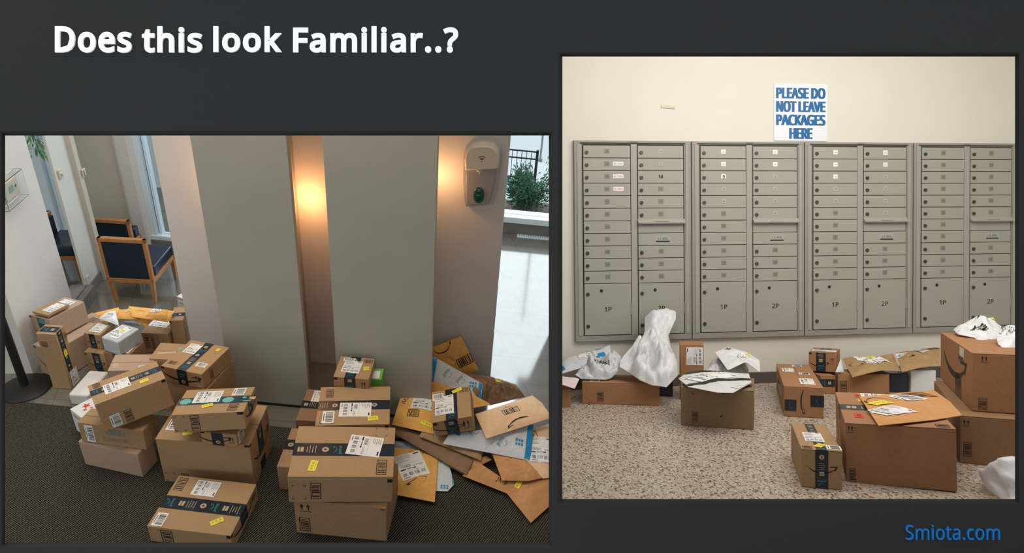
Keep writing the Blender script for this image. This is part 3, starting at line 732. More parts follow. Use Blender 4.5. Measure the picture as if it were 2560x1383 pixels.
# back wall with window bay
BY = 5.0
bx = lambda u, v: LB.y(u, v, BY).x
bz = lambda u, v: LB.y(u, v, BY).z
m = Mesh(); m.box(bx(160, 339)-.02, bx(283, 339), BY, BY+.1, 0, 3.6, 'wall_tan'); struct(m, 'wall_back_left', side=-1)
m = Mesh(); m.box(bx(283, 339), bx(330, 339), BY-.05, BY+.1, 0, 3.6, 'wall_light', .03); struct(m, 'trim_2', side=-1)
wx0, wx1 = bx(330, 339), -1.9; wz = bz(386, 590)
m = Mesh(); m.box(wx0, wx1, BY-.04, BY+.1, 0, wz-.02, 'plinth'); struct(m, 'wall_sill', side=-1)
m = Mesh()
m.box(wx0, wx1, BY-.03, BY+.06, wz-.02, wz+.02, 'frame_white', .003); m.box(wx0, wx0+.05, BY-.02, BY+.05, wz, 3.0, 'frame_white', .003); m.box(wx0+.075, wx0+.085, BY, BY+.05, wz, 3.0, 'frame_white')
m.box(-2.35, -2.3, BY-.02, BY+.05, wz, 3.0, 'frame_white', .003)
struct(m, 'window_1', side=-1)
m = Mesh(); m.box(wx0+.05, wx1, BY+.02, BY+.026, wz+.02, 3.0, 'glass'); struct(m, 'window_1_pane', side=-1)
# window added behind the opening in place of the mirror's reflection
X = lambda u, v: LB.y(u, v, BY).x
m = Mesh(); zs = LB.y(170, 606, BY).z
m.box(-4.8, bx(160, 339)-.02, BY-.03, BY+.08, 0, zs-.03, 'plinth'); struct(m, 'wall_sill_mirrored', side=-1)
m = Mesh(); m.box(-4.8, bx(160, 339)-.02, BY-.05, BY+.06, zs-.03, zs+.02, 'frame_white', .003)
xm = X(104, 430); m.box(xm-.035, xm+.035, BY-.03, BY+.05, zs, 3.0, 'frame_white', .003); m.box(xm+.055, xm+.065, BY, BY+.04, zs, 3.0, 'frame_white')
m.box(xm-.20, xm-.17, BY-.03, BY+.05, zs, 3.0, 'frame_white', .003)
struct(m, 'window_mirrored', side=-1)
m = Mesh(); m.box(-4.8, bx(160, 339)-.02, BY+.02, BY+.026, zs+.02, 3.0, 'glass'); struct(m, 'window_mirrored_pane', side=-1)
# outer walls, ceiling
m = Mesh(); m.box(-6.1, -6, -1, 6, 0, 3.6, 'wall_light'); struct(m, 'wall_left', side=-1)
m = Mesh(); m.box(-6, .9, 2.3, 6.0, 3.6, 3.7, 'ceil'); struct(m, 'ceiling', side=-1)
m = Mesh(); m.box(-6, -4.8, BY, BY+.1, 0, 3.6, 'wall_light'); struct(m, 'wall_back_far', side=-1)
# lobby window on the right, curb and floor grille
CYB = 5.92; cz1, cz2 = .125, .185
m = Mesh(); m.box(-1.9, .93, CYB, CYB+.25, 0, cz1, 'plinth'); struct(m, 'baseboard_back')
m = Mesh(); m.box(-1.9, .93, CYB-.02, CYB+.16, cz1, cz2, 'frame_white', .004); m.box(-.9, -.85, CYB+.03, CYB+.1, cz2, 3.0, 'frame_white'); struct(m, 'window_3', side=2)
m = Mesh(); m.box(-1.9, .93, CYB+.06, CYB+.066, cz2, 3.0, 'glass'); struct(m, 'window_3_pane', side=2)
g0, g1 = LB.at(1290, 592), LB.at(1372, 576)
m = Mesh(); m.box(g0.x+.01, g0.x+.5, g0.y-.01, g0.y+.14, -.001, .006, 'frame_white', .001)
for i in range(20): m.box(g0.x+.03+i*.0225, g0.x+.036+i*.0225, g0.y+.01, g0.y+.12, .006, .008, 'inkgrey')
tag(m.build('floor_grille'), 'white metal air grille set in the floor below the right-hand lobby window', 'grille')
# outdoors
m = Mesh(); m.box(-12, 6, 6.17, 6.95, -.35, -.10, 'mulch'); m.box(-12, 6, 6.95, 8.2, -.35, -.105, 'snow'); struct(m, 'ground_bed')
m = Mesh(); m.box(-12, 8, 8.2, 30, -.4, -.12, 'asphalt'); m.box(-12, 8, 10.6, 11.0, -.12, -.05, 'snow'); struct(m, 'ground_road')
m = Mesh(); m.box(LB.y(342, 339, 6.3).x, -2.2, 6.3, 6.4, -.3, 3, 'outwall'); struct(m, 'wall_outside')
tbl = LB.y(125, 339, 6.6)  # blue panel placed to act as the one mirrored in the strip
m = Mesh(); m.box(LB.y(98, 339, 6.6).x, LB.y(98, 339, 6.6).x+.75, 6.6, 6.9, .35, 1.9, 'outblue', .01); m.box(LB.y(98, 339, 6.6).x, LB.y(98, 339, 6.6).x+.04, 6.65, 6.85, -.2, .35, 'blackmetal'); m.box(LB.y(98, 339, 6.6).x+.7, LB.y(98, 339, 6.6).x+.74, 6.65, 6.85, -.2, .35, 'blackmetal')
tag(m.build('street_panel'), 'tall blue panel added outside in place of one reflected in the mirror', 'panel')
def fence(label, y, x0, x1, z0, z1):
    t = thing('iron_fence', Matrix.Translation((x0, y, z0)), label, 'fence')
    r = Mesh(); L = x1-x0; H = z1-z0
    for z in (H, H-.09, .05): r.box(0, L, -.008, .008, z-.012, z+.004, 'blackmetal')
    r.build('rail', t); n = int(L/.056)
    for i in range(n+1):
        q = Mesh(); q.box(i*.056-.0035, i*.056+.0035, -.004, .004, .0, H, 'blackmetal'); q.build('baluster', t)
    for x in (0, L*.5, L):
        q = Mesh(); q.box(x-.015, x+.015, -.015, .015, -.05, H+.02, 'blackmetal'); q.build('post', t)
fp = LB.y(1340, 379, 7.6)
fence('black iron fence behind the bush outside the right-hand lobby window', 7.6, -.75, fp.x+.02, -.13, fp.z)
lpz = LB.y(1357, 339, 8.3); m = Mesh(); m.tube((lpz.x, 8.3, -.12), (lpz.x, 8.3, 2.6), .014, .012, 'disp_grey', 10); m.lathe([(.001, 0), (.03, 0), (.03, .03), (.001, .04)], (lpz.x, 8.3, -.12), 'disp_grey', 12)
tag(m.build('street_pole'), 'thin grey street pole beyond the fence at the top right of the lobby window', 'pole')
def bush(name, c, rx, ry_, rz, n, label, kl='leaf', leaf=.03, seed=3, trunk=True, sky=None):
    rg = random.Random(seed); t = thing(name, Matrix.Translation(c), label, 'plant' if 'plant' in name else 'bush')
    s = Mesh(); f = Mesh()
    for i in range(16):
        a = rg.uniform(0, 2*pi); e = rg.uniform(.15, 1.3); r = rg.uniform(.6, 1)
        tip = Vector((rx*cos(a)*cos(e)*r, ry_*sin(a)*cos(e)*r, rz*(.35+sin(e)*.65)*r*1.0)); mid = tip*.5+Vector((rg.uniform(-.03, .03), 0, .02))
        s.tube((0, 0, 0), mid, .006, .004, 'stem', 6); s.tube(mid, tip, .004, .0015, 'stem', 6)
        for k in range(n//16):
            q = rg.uniform(.25, 1.05); p = tip*q+Vector((rg.gauss(0, rx*.16), rg.gauss(0, ry_*.16), rg.gauss(0, rz*.12)))
            d = (tip.normalized()+Vector((rg.gauss(0, .6), rg.gauss(0, .6), rg.gauss(0, .6)))).normalized(); L = leaf*rg.uniform(.6, 1.3)
            u = d.orthogonal().normalized()*L*.2
            f.add([p, p+d*L*.5+u, p+d*L, p+d*L*.5-u], [(0, 1, 2, 3)], kl)
    s.build('stems', t); f.build('foliage', t)
bc = LB.y(1330, 470, 6.75)
bush('evergreen_bush', (bc.x-.03, 6.8, -.1), .27, .25, .50, 4200, 'dark green evergreen bush outside the right-hand lobby window', seed=5, leaf=.04)
bush('evergreen_bush', (LB.y(148, 560, 6.0).x, 6.3, -.1), .22, .15, .30, 1200, 'small green shrub outside behind the navy chair, standing in for a mirror reflection', seed=8, leaf=.04)  # this shrub and the next replace greenery mirrored in the strip
bush('evergreen_bush', (LB.y(118, 560, 6.0).x-.32, 6.35, -.1), .22, .15, .36, 1000, 'dense green shrub outside left of the window mullion, standing in for a mirror reflection', seed=9, leaf=.04)
pp = LB.y(84, 345, 4.75)  # plant hung behind the opening in place of its mirror image
pt_ = thing('hanging_plant', Matrix.Translation((pp.x, 4.75, pp.z+.22)), 'leafy green hanging plant at the top left, standing in for a mirror reflection', 'plant')
m = Mesh(); m.lathe([(.001, 0), (.05, 0), (.07, .1), (.065, .1), (.05, .02), (.001, .02)], (0, 0, 0), 'plinth', 20); m.tube((0, 0, .1), (0, 0, 3.6-pp.z-.22), .002, .002, 'stem', 6); m.build('pot', pt_)
m = Mesh(); rg = random.Random(4)
for i in range(240):
    a = rg.uniform(0, 2*pi); r = rg.uniform(.0, .09); z = -rg.uniform(-.12, .34); p = Vector((r*cos(a), r*sin(a), z)); d = Vector((cos(a)*.6, sin(a)*.6, rg.uniform(-1.2, .1))).normalized(); L = rg.uniform(.05, .09)
    u = d.cross(Vector((0, 0, 1))).normalized()*.006; m.add([p, p+d*L*.5+u, p+d*L, p+d*L*.5-u], [(0, 1, 2, 3)], 'leaf_light' if i % 3 else 'leaf')
m.build('foliage', pt_)
# navy chairs
def chair(T, label, w_=.335, H=.545, seat_h=.30, dep=.40, group='navy lobby chairs with wooden frames'):
    t = thing('navy_chair', T, label, 'chair', group); h = w_/2
    def L(x, y, z0, z1, dx=0, dy=0, w0=.032, w1=.020, nm='leg'):
        q = Mesh(); 
        V = [(x+sx*w1/2+dx, y+sy*w1/2+dy, z0) for sx, sy in ((-1, -1), (1, -1), (1, 1), (-1, 1))]+[(x+sx*w0/2, y+sy*w0/2, z1) for sx, sy in ((-1, -1), (1, -1), (1, 1), (-1, 1))]
        q.add(V, [(3, 2, 1, 0), (4, 5, 6, 7), (0, 1, 5, 4), (1, 2, 6, 5), (2, 3, 7, 6), (3, 0, 4, 7)], 'wood'); q.build(nm, t)
    L(-h+.016, .016, 0, .205, .012, .0); L(h-.016, .016, 0, .205, -.012, 0); L(-h+.016, dep-.016, 0, .205); L(h-.016, dep-.016, 0, .205)
    f = Mesh(); f.box(-h, -h+.024, 0, .032, .2, H, 'wood', .002); f.box(h-.024, h, 0, .032, .2, H, 'wood', .002); f.box(-h, h, 0, .036, H-.028, H, 'wood', .002); f.box(-h, h, 0, .032, .18, .215, 'wood', .002)
    f.box(h-.022, h, .03, dep, .18, .215, 'wood', .002); f.box(-h, -h+.022, .03, dep, .18, .215, 'wood', .002); f.box(-h, h, dep-.022, dep, .18, .215, 'wood', .002); f.build('frame', t)
    b = Mesh(); b.box(-h+.022, h-.022, .006, .055, .213, H-.026, 'navyfab', .006); b.build('backrest', t)
    s = Mesh(); s.box(-h+.004, h-.002, .055, dep-.004, .213, seat_h, 'navyleather', .016, seg=3); s.build('seat', t)
chair(Matrix.Translation((-2.80, 4.17, 0)) @ Matrix.Rotation(radians(5), 4, 'Z'), 'navy chair with warm wood frame seen from behind, in front of the tan wall')
c2 = LB.y(282, 552, 4.80)
chair(Matrix.Translation((c2.x, 4.70, 0)) @ Matrix.Rotation(radians(4), 4, 'Z'), 'navy chair back with wooden rail standing behind the front chair', w_=.37, H=LB.y(282, 552, 4.70).z, dep=.14)
c3 = LB.y(158, 640, 4.50)  # chair added behind the opening to act as the mirrored one
chair(Matrix.Translation((c3.x-.12, 4.50, 0)) @ Matrix.Rotation(radians(-78), 4, 'Z'), 'navy leather chair behind the left wall, standing in for a mirror reflection', w_=.30, H=.46, dep=.27)
# wall fittings
def plate(T, w_, h_, d_, label, name, cat, k='beige', extra=None):
    t = thing(name, T, label, cat); b = Mesh(); b.box(-w_/2, w_/2, -d_, 0, -h_/2, h_/2, k, min(.003, d_*.3)); b.build('cover_plate', t)
    if extra: extra(t)
LWn = LW.to_3x3() @ Vector((0, 1, 0))
def onlw(u, v):
    p = LB.on(u, v, (-3.0, 3.3, 0), (LWn.x, LWn.y, 0)); return p
def lwT(u, v):
    p = onlw(u, v)+LWn*.001; x = Vector((dv.x, dv.y, 0)); return Matrix(((x.x, -LWn.x, 0, p.x), (x.y, -LWn.y, 0, p.y), (0, 0, 1, p.z), (0, 0, 0, 1)))
def dial(t):
    q = Mesh(); q.tube((0, -.012, 0), (0, -.024, 0), .014, .011, 'beige', 16); q.build('dial', t)
plate(lwT(148, 434), .05, .065, .012, 'beige dial thermostat on the wall beside the tall mirror strip', 'dial_thermostat', 'thermostat', extra=dial)
def vents(t):
    q = Mesh()
    for i in range(5): q.box(-.018, .0, -.0145, -.0135, -.02+i*.009, -.016+i*.009, 'ink')
    q.build('vent_slot', t)
def t1T(u, v):
    T = lwT(u, v).copy(); T.translation += LWn*.036; return T
plate(t1T(193, 431), .045, .055, .013, 'beige sensor with vent slots on the pale column left of the tan wall', 'wall_sensor', 'sensor', extra=vents)
def sock(t):
    for z in (-.018, .018):
        q = Mesh(); q.box(-.0095, .0095, -.0066, -.0056, z-.010, z+.010, 'offwhite')
        for x in (-.006, .006): q.box(x-.0015, x+.0015, -.0072, -.0064, z-.006, z+.006, 'ink')
        q.build('socket', t)
plate(lwT(219, 700), .045, .075, .006, 'pale wall outlet low on the wall beside the tall mirror strip', 'wall_outlet', 'outlet', 'offwhite', extra=sock)
T = lwT(24, 468); t = thing('thermostat', T, 'digital thermostat under a clear plastic guard on the left wall', 'thermostat')
q = Mesh(); q.box(-.10, .045, -.022, 0, -.055, .055, 'beige', .005); q.build('thermostat_body', t)
q = Mesh(); q.box(-.06, -.01, -.0245, -.022, -.015, .025, 'lcd', .001); q.build('display', t)
q = Mesh(); q.box(.008, .030, -.0235, -.022, .001, .005, 'ink'); q.box(.017, .021, -.0237, -.022, -.008, .014, 'ink'); q.build('button', t)
q = Mesh(); q.box(-.16, .085, -.05, -.046, -.085, .085, 'clear', .001); q.box(.081, .085, -.05, 0, -.085, .085, 'clear'); q.box(-.16, .085, -.05, 0, -.085, -.082, 'clear'); q.box(-.16, .085, -.05, 0, .082, .085, 'clear'); q.build('clear_guard', t)
# soap dispenser
def DY(u, v, y): p = LB.y(u, v, y); return p
out = [(1153, 430), (1156, 398), (1162, 376), (1172, 365), (1188, 360), (1206, 357.5), (1224, 359), (1238, 364), (1248, 374), (1253, 386), (1254, 402), (1250, 430), (1243, 468), (1236, 500), (1231, 517), (1196, 520), (1163, 523), (1157, 500), (1154, 465)]
Pf = [DY(u, v, 3.62) for u, v in out]; cc = sum(Pf, Vector())/len(Pf)
t = thing('hand_sanitizer_dispenser', Matrix.Translation((cc.x, WY, cc.z)), 'grey and cream hands-free sanitizer dispenser mounted on the wall', 'dispenser')
loc = lambda p, y: Vector((p.x-cc.x, y-WY, p.z-cc.z))
def dome(mesh, P, y0, y1, k, shrink=.9):
    n = len(P); c0 = sum(P, Vector())/n; rings = []
    for s_, y in ((1.0, y0), (1.0, y0*.35+y1*.65), (.985, y0*.15+y1*.85), (shrink+.04, y0*.03+y1*.97), (shrink, y1)):
        rings.append([Vector((c0.x+(p.x-c0.x)*s_, y, c0.z+(p.z-c0.z)*s_)) for p in P])
    V = [loc(p, p.y) for r in rings for p in r]
    mesh.add(V, [(j*n+i, j*n+(i+1) % n, (j+1)*n+(i+1) % n, (j+1)*n+i) for j in range(4) for i in range(n)], k, True); mesh.add([loc(p, p.y) for p in rings[-1]], [tuple(range(n))], k)
q = Mesh(); dome(q, Pf, WY, 3.64, 'disp_back', .93); q.build('housing', t)
topc = [(1163, 424), (1161, 400), (1165, 380), (1174, 368), (1190, 363), (1206, 361), (1222, 362), (1236, 367), (1246, 378), (1249, 400), (1247, 420), (1205, 423)]
q = Mesh(); dome(q, [DY(u, v, 3.60) for u, v in topc], 3.65, 3.575, 'disp_cream', .88)
wc = DY(1205, 396, 3.575); stamp(q, 'wifi', .03, .035, {}, lambda x, y, off: Vector((wc.x-cc.x+x, 3.5745-WY-off, wc.z-cc.z+y)), 180); q.build('top_cover', t)
low = [(1165, 425), (1240, 421), (1236, 455), (1229, 490), (1222, 512), (1168, 516), (1165, 480)]
q = Mesh(); dome(q, [DY(u, v, 3.61) for u, v in low], 3.645, 3.615, 'disp_grey', .94); q.build('front_panel', t)
oc = DY(1197, 489, 3.61); q = Mesh(); q.add([loc(Vector((oc.x+.031*cos(2*pi*i/28), 0, oc.z+.050*sin(2*pi*i/28))), 3.611) for i in range(28)]+[loc(Vector((oc.x+.026*cos(2*pi*i/28), 0, oc.z+.044*sin(2*pi*i/28))), 3.606) for i in range(28)], [(i, (i+1) % 28, 28+(i+1) % 28, 28+i) for i in range(28)]+[tuple(range(28, 56))], 'gel', True); q.build('level_window', t)
nc = DY(1201, 429, 3.60); q = Mesh(); q.lathe([(.001, .02), (.025, .018), (.022, .0), (.009, -.004), (.007, -.018), (.001, -.018)], (nc.x-cc.x, 3.60-WY, nc.z-cc.z), 'plate_light', 20); q.build('nozzle', t)
# stanchion
b0 = LB.at(74, 962); b0.y -= .035
t = thing('stanchion', Matrix.Translation(b0), 'black crowd-control post on a round base at the left edge', 'stanchion')
q = Mesh(); q.lathe([(.001, 0), (.140, 0), (.142, .006), (.136, .010), (.06, .022), (.026, .03), (.001, .03)], (0, 0, 0), 'blackmetal', 48); q.build('base', t)
q = Mesh(); q.tube((0, 0, .02), (0, 0, 1.0), .0235, .0235, 'blackmetal', 24); q.build('post', t)
q = Mesh(); q.lathe([(.001, .97), (.030, .97), (.031, 1.03), (.026, 1.045), (.001, 1.05)], (0, 0, 0), 'blackmetal', 24); q.build('belt_cap', t)


# ------------------------------------------------------------------ cartons of the lobby
GB = 'brown shipping cartons piled on the lobby floor'
carton(LB, LOB['near'], 'card', [
    ('tape', 'T', .5, .47, 1.0, .24, 0, 0, {'start': 0}), ('tape', 'R', .47, .62, .24, .76, 90), ('label', 'T', .42, .80, .30, .30, 270), ('bar', 'T', .09, .83, .11, .26),
    ('blabel', 'T', .10, .14, .13, .24), ('sticker', 'T', .76, .22, .15, .09, 0, 40), ('bar', 'F', .22, .45, .14, .8), ('brackets', 'F', .08, .5, .10, .7), ('black', 'F', .97, .9, .05, .18),
    ('black', 'R', .03, .9, .06, .18), ('smile', 'R', .47, .55, .8, .6), ('arrows', 'R', .9, .6, .10, .4)],
    'nearest brown carton, alone on the carpet in front of the large deep carton', 'box' and GB, seam='x')
carton(LB, LOB['big'], 'card', [
    ('blabel', 'T', .10, .38, .11, .32), ('sticker', 'T', .30, .18, .10, .10, 0, 15), ('tape', 'R', .5, .72, .26, .55, 90), ('tape', 'R', .5, .12, .26, .24, 90), ('smile', 'R', .52, .52, .82, .34),
    ('black', 'F', .97, .97, .05, .05), ('black', 'R', .03, .97, .06, .05), ('brackets', 'F', .08, .13, .10, .20), ('bar', 'F', .24, .13, .08, .2), ('arrows', 'R', .9, .85, .07, .13)],
    'large deep brown carton carrying the two smaller taped cartons', GB, seam='x')
sm_ = list(LOB['small_tape']); sm_[8] = .088
carton(LB, sm_, 'card', [
    ('tape', 'F', .46, .5, .32, 1.0, 90, 0, {'start': 3}), ('smile', 'F', .40, .5, .9, .6), ('arrows', 'F', .84, .52, .16, .5), ('black', 'F', .06, .93, .12, .1), ('blabel', 'R', .35, .5, .5, .85), ('bar', 'R', .82, .6, .2, .6)],
    'small taped carton squeezed between the large deep carton and the teal-taped carton', GB, seam='y')
carton(LB, LOB['teal'], 'card', [
    ('tealtape', 'T', .5, .50, 1.0, .28), ('tealtape', 'R', .5, .62, .30, .76, 90, 0, {'start': 1}), ('label', 'T', .38, .66, .38, .46, 270), ('blabel', 'T', .80, .82, .18, .30), ('sticker', 'T', .44, .30, .15, .13, 0, 22),
    ('bar', 'T', .82, .20, .13, .28), ('bar', 'F', .31, .5, .12, .85), ('brackets', 'F', .10, .5, .15, .8), ('black', 'F', .95, .92, .09, .15), ('smile', 'R', .5, .5, .8, .5), ('arrows', 'R', .86, .6, .15, .4)],
    'brown carton with teal patterned tape and white label, tilted on top of its stack', GB, seam='x')
carton(LB, LOB['smile'], 'card', [
    ('tape', 'T', .5, .5, .22, 1.0, 90), ('tape', 'F', .50, .5, .24, 1.0, 90, 0, {'start': 3}), ('smile', 'F', .5, .5, .95, .6), ('label', 'T', .26, .72, .30, .34, 0), ('bar', 'T', .17, .17, .20, .11), ('blabel', 'T', .80, .28, .24, .14),
    ('sticker', 'T', .82, .84, .09, .10), ('arrows', 'F', .87, .62, .12, .42), ('black', 'F', .04, .92, .07, .14), ('bar', 'R', .30, .5, .11, .7), ('brackets', 'R', .12, .5, .12, .7)],
    'brown smile-arrow carton on top of the stack against the left wall panel', GB, seam='y')
carton(LB, (-1.742, 3.02, 0, -8, 0, 0, .262, .268, .398), 'card_tan', [('bar', 'R', .3, .3, .12, .2)], 'tall plain carton under the smile-arrow carton beside the wall panel', GB, seam='x')
carton(LB, LOB['hb_base'], 'card_pink', [], 'plain pinkish carton on the carpet at the bottom of the left stack', GB, seam='x')
carton(LB, LOB['hb'], 'card_tan', [('crest', 'F', .56, .58, .40, .72), ('blabel', 'F', .16, .5, .13, .85, 0), ('label', 'T', .50, .86, .3, .25, 90)],
    'brown carton printed with a grey crest, in the middle of the left stack', GB, seam='x')
carton(LB, LOB['leaning'], 'card', [
    ('tape', 'T', .5, .56, 1.0, .26), ('label', 'T', .36, .50, .36, .46, 270), ('sticker', 'T', .72, .25, .12, .15, 0, -5), ('bar', 'T', .11, .85, .10, .24), ('brackets', 'T', .12, .13, .14, .15),
    ('blabel', 'F', .18, .27, .14, .42), ('bar', 'F', .36, .26, .10, .42), ('black', 'F', .96, .94, .06, .09), ('brackets', 'F', .10, .28, .12, .5)],
    'brown carton tipped at an angle on top of the left stack', GB, seam='x')
carton(LB, LOB['lower_front'], 'card_tan', [('arrows', 'F', .12, .78, .14, .22), ('bar', 'F', .10, .28, .12, .40), ('black', 'F', .96, .95, .05, .02)],
    'brown carton at the bottom of the centre front stack, with two printed up arrows', GB, seam='x')
uf = list(LOB['upper_front']); uf[2] = .258; uf[5] = 2.6
carton(LB, uf, 'card', [
    ('tape', 'T', .5, .52, 1.0, .25, 0, 0, {'start': 1}), ('label', 'T', .70, .60, .34, .40, 270, -9), ('sticker', 'T', .22, .20, .075, .20, 90, -8), ('bar', 'T', .88, .18, .10, .28), ('brackets', 'T', .86, .89, .12, .16),
    ('brackets', 'F', .10, .40, .13, .55), ('bar', 'F', .26, .45, .10, .62), ('black', 'F', .97, .84, .05, .13)],
    'large brown carton on top of the centre front stack, black tape and yellow date sticker', GB, seam='x')
ll = list(LOB['left_low']); ll[0] -= .05; ll[6] = .2
carton(LB, ll, 'card_tan', [('tape', 'T', .5, .56, 1.0, .26, 0, 0, {'start': 3}), ('brackets', 'F', .10, .5, .12, .8)],
    'brown taped carton on the carpet, left side of the centre front stack', GB, seam='x')
carton(LB, (-1.062, 3.02, 0, 3, 0, 0, .20, .272, .222), 'card_brown', [('tape', 'T', .5, .50, 1.0, .24, 0, 0, {'start': 1}), ('label', 'T', .40, .78, .34, .36, 270)],
    'darker brown taped carton between the wall and the centre stack', GB, seam='x')
rt = LOB['rear_top']
carton(LB, rt, 'card', [
    ('tape', 'T', .5, .50, 1.0, .24, 0, 0, {'start': 2}), ('label', 'T', .52, .38, .44, .36, 270, -1), ('blabel', 'T', .16, .20, .16, .30), ('bar', 'T', .14, .82, .10, .22), ('sticker', 'T', .77, .15, .14, .11, 0, 8),
    ('black', 'F', .96, .8, .05, .25), ('brackets', 'T', .15, .22, .19, .36)],
    'brown carton behind the centre front stack, wide black tape with a white label over it', GB, seam='x')
carton(LB, (-.79, 2.91, 0, 6, 0, 0, .26, .16, .298), 'card_tan', [], 'plain carton under the wide black-taped carton of the centre pile', GB, seam='x')
ws = LOB['wall_small']
carton(LB, (ws[0], ws[1]-.005, ws[2], *ws[3:]), 'card', [
    ('tape', 'T', .46, .5, .30, 1.0, 90), ('tape', 'F', .46, .5, .32, 1.0, 90), ('label', 'T', .42, .52, .52, .56, 0, -3), ('blabel', 'T', .28, .86, .34, .16), ('bar', 'T', .84, .84, .24, .16), ('sticker', 'T', .84, .48, .16, .18, 0, 10),
    ('black', 'F', .06, .9, .10, .16), ('arrows', 'F', .84, .55, .16, .5)],
    'small square brown carton standing high against the right-hand wall panel', GB, seam='y')
carton(LB, (ws[0], ws[1]-.005, 0, 2, 0, 0, .19, .16, .368), 'card_tan', [], 'plain upright carton under the small square carton by the wall panel', GB, seam='y')
gp = LB.at(942, 960, .30)
carton(LB, (gp.x+.012, 3.13, 0, 4, 0, 0, .065, .10, .41), 'green', [('rect', 'T', .40, .42, .7, .7, 0, 0, {'k': 'white'}), ('text', 'T', .4, .2, .4, .1, 0, 0, {'s': 'CARE', 'k': 'redprint'})], 'slim bright green and white retail carton against the wall panel', None, seam='n', name='retail_carton')
carton(LB, LOB['tall'], 'card_tan', [
    ('tape', 'R', .45, .55, .44, .9, 90), ('tape', 'T', .5, .5, .9, .55), ('sticker', 'R', .45, .60, .30, .10, 90), ('label', 'R', .62, .14, .72, .26), ('bar', 'F', .30, .82, .34, .09), ('bar', 'R', .88, .84, .22, .14)],
    'tall narrow carton standing upright near the black post base', GB, seam='x')
lo_ = list(LOB['long_low']); lo_[0] += .012; lo_[1] += .03; lo_[4] = lo_[5] = -1; lo_[8] -= .008
carton(LB, lo_, 'card_pink', [('smile', 'F', .5, .5, .9, .4), ('black', 'F', .05, .93, .1, .06), ('bar', 'R', .12, .25, .08, .35), ('bar', 'T', .5, .85, .4, .12)],
    'long pinkish carton on the floor by the left wall, behind the tall narrow one', GB, seam='y')
carton(LB, LOB['long_up'], 'card_pink', [('smile', 'F', .45, .3, .8, .3), ('black', 'F', .06, .93, .1, .08), ('rect', 'F', .55, .72, .35, .5, 0, 0, {'k': 'navy_blue'}), ('rect', 'F', .55, .85, .28, .25, 0, 0, {'k': 'teal'}), ('bar', 'R', .07, .3, .10, .6), ('label', 'T', .45, .72, .6, .40, 90)],
    'pinkish carton resting on the long low one, teal sticker on its end', GB, seam='y')
a0, a1, a2, a3 = [LB.at(*q, .395) for q in ((89, 780), (121, 796), (169, 771), (137, 758))]
cxy = (a0+a1+a2+a3)/4; yw = math.degrees(math.atan2((a2-a1).y, (a2-a1).x))-90
carton(LB, (cxy.x, cxy.y, .397, -15.8, -3, -3.2, .125, .15, .016), 'card_tan', [('label', 'T', .62, .55, .6, .7, 90)], 'thin flat carton lying on top of the upper pinkish carton by the left wall', GB, seam='n')
carton(LB, LOB['s_base'], 'card_tan', [('tape', 'F', .56, .62, .38, .76, 90), ('smile', 'F', .5, .5, .85, .25), ('rect', 'F', .62, .12, .36, .22, 0, 0, {'k': 'navy'}), ('black', 'F', .06, .9, .1, .05)],
    'small brown carton on the floor with smile arrow, under the rounded taped carton', GB, seam='y')
carton(LB, LOB['s_tape'], 'card_tan', [('tape', 'F', .48, .5, .36, 1.0, 90), ('smile', 'F', .5, .45, .8, .3), ('label', 'T', .5, .48, .7, .62, 0), ('sticker', 'T', .6, .9, .2, .12)],
    'small taped brown carton on top, left of the grey wrapped parcel', GB, seam='y')
carton(LB, LOB['g_base'], 'card_brown', [('tape', 'F', .55, .6, .36, .8, 90), ('smile', 'F', .5, .4, .7, .2), ('label', 'T', .7, .4, .4, .5)], 'brown taped carton directly underneath the grey wrapped parcel', GB, seam='y')
carton(LB, LOB['grey_wrap'], 'plastic_grey', [('label', 'T', .42, .52, .66, .74, 0), ('sticker', 'T', .5, .62, .2, .12)], 'grey plastic-wrapped parcel with a white label on its top', None, seam='n', name='wrapped_parcel', cat='parcel', soft=.006)
pr = list(LOB['printed']); pr[6] = .178; pr[0] -= .006
carton(LB, pr, 'card_tan', [('label', 'T', .45, .66, .7, .5, 0, -8), ('brackets', 'T', .3, .2, .4, .25), ('bar', 'F', .16, .55, .16, .7), ('bar', 'F', .38, .5, .1, .7), ('text', 'F', .58, .6, .08, .5, 90, 0, {'s': 'HANDLE WITH CARE', 'k': 'inkgrey'}), ('bar', 'F', .50, .2, .08, .3), ('text', 'F', .74, .6, .06, .5, 90, 0, {'s': 'TEAM LIFT', 'k': 'inkgrey'})],
    'square carton with dense printing on its front, next to the end of the wall', GB, seam='x')
carton(LB, LOB['g_tall'], 'card_tan', [('tape', 'T', .5, .45, 1.0, .26), ('smile', 'T', .55, .35, .9, .4, 180), ('black', 'F', .07, .96, .12, .04), ('text', 'R', .5, .5, .25, .9, 90, 0, {'s': 'AE BAS', 'k': 'ink'}), ('brackets', 'T', .3, .85, .3, .15)],
    'upright carton half hidden by the end of the wall, handwriting on its side', GB, seam='x')
carton(LB, LOB['light_top'], 'card_pink', [('rect', 'T', .13, .32, .12, .26, 0, 15, {'k': 'tapeclear'}), ('label', 'T', .80, .18, .22, .26, 0, 10)], 'pale pinkish carton behind the tipped carton, clear tape on its corner', GB, seam='x')
lt = LOB['light_top']
carton(LB, (lt[0], lt[1], 0, 11, 0, 0, .21, .12, .238), 'card_tan', [], 'plain carton hidden below the pale pinkish carton in the middle of the pile', GB, seam='x')
sb = LOB['smile_behind']
carton(LB, (sb[0]-.02, sb[1]+.06, 0, 3, 0, 0, .17, .16, .352), 'card', [('rect', 'T', .45, .4, .6, .12, 0, 12, {'k': 'tapeclear'}), ('rect', 'T', .85, .7, .2, .2, 0, 10, {'k': 'teal'})], 'brown carton with clear tape on top, behind the smile-arrow carton', GB, seam='x')
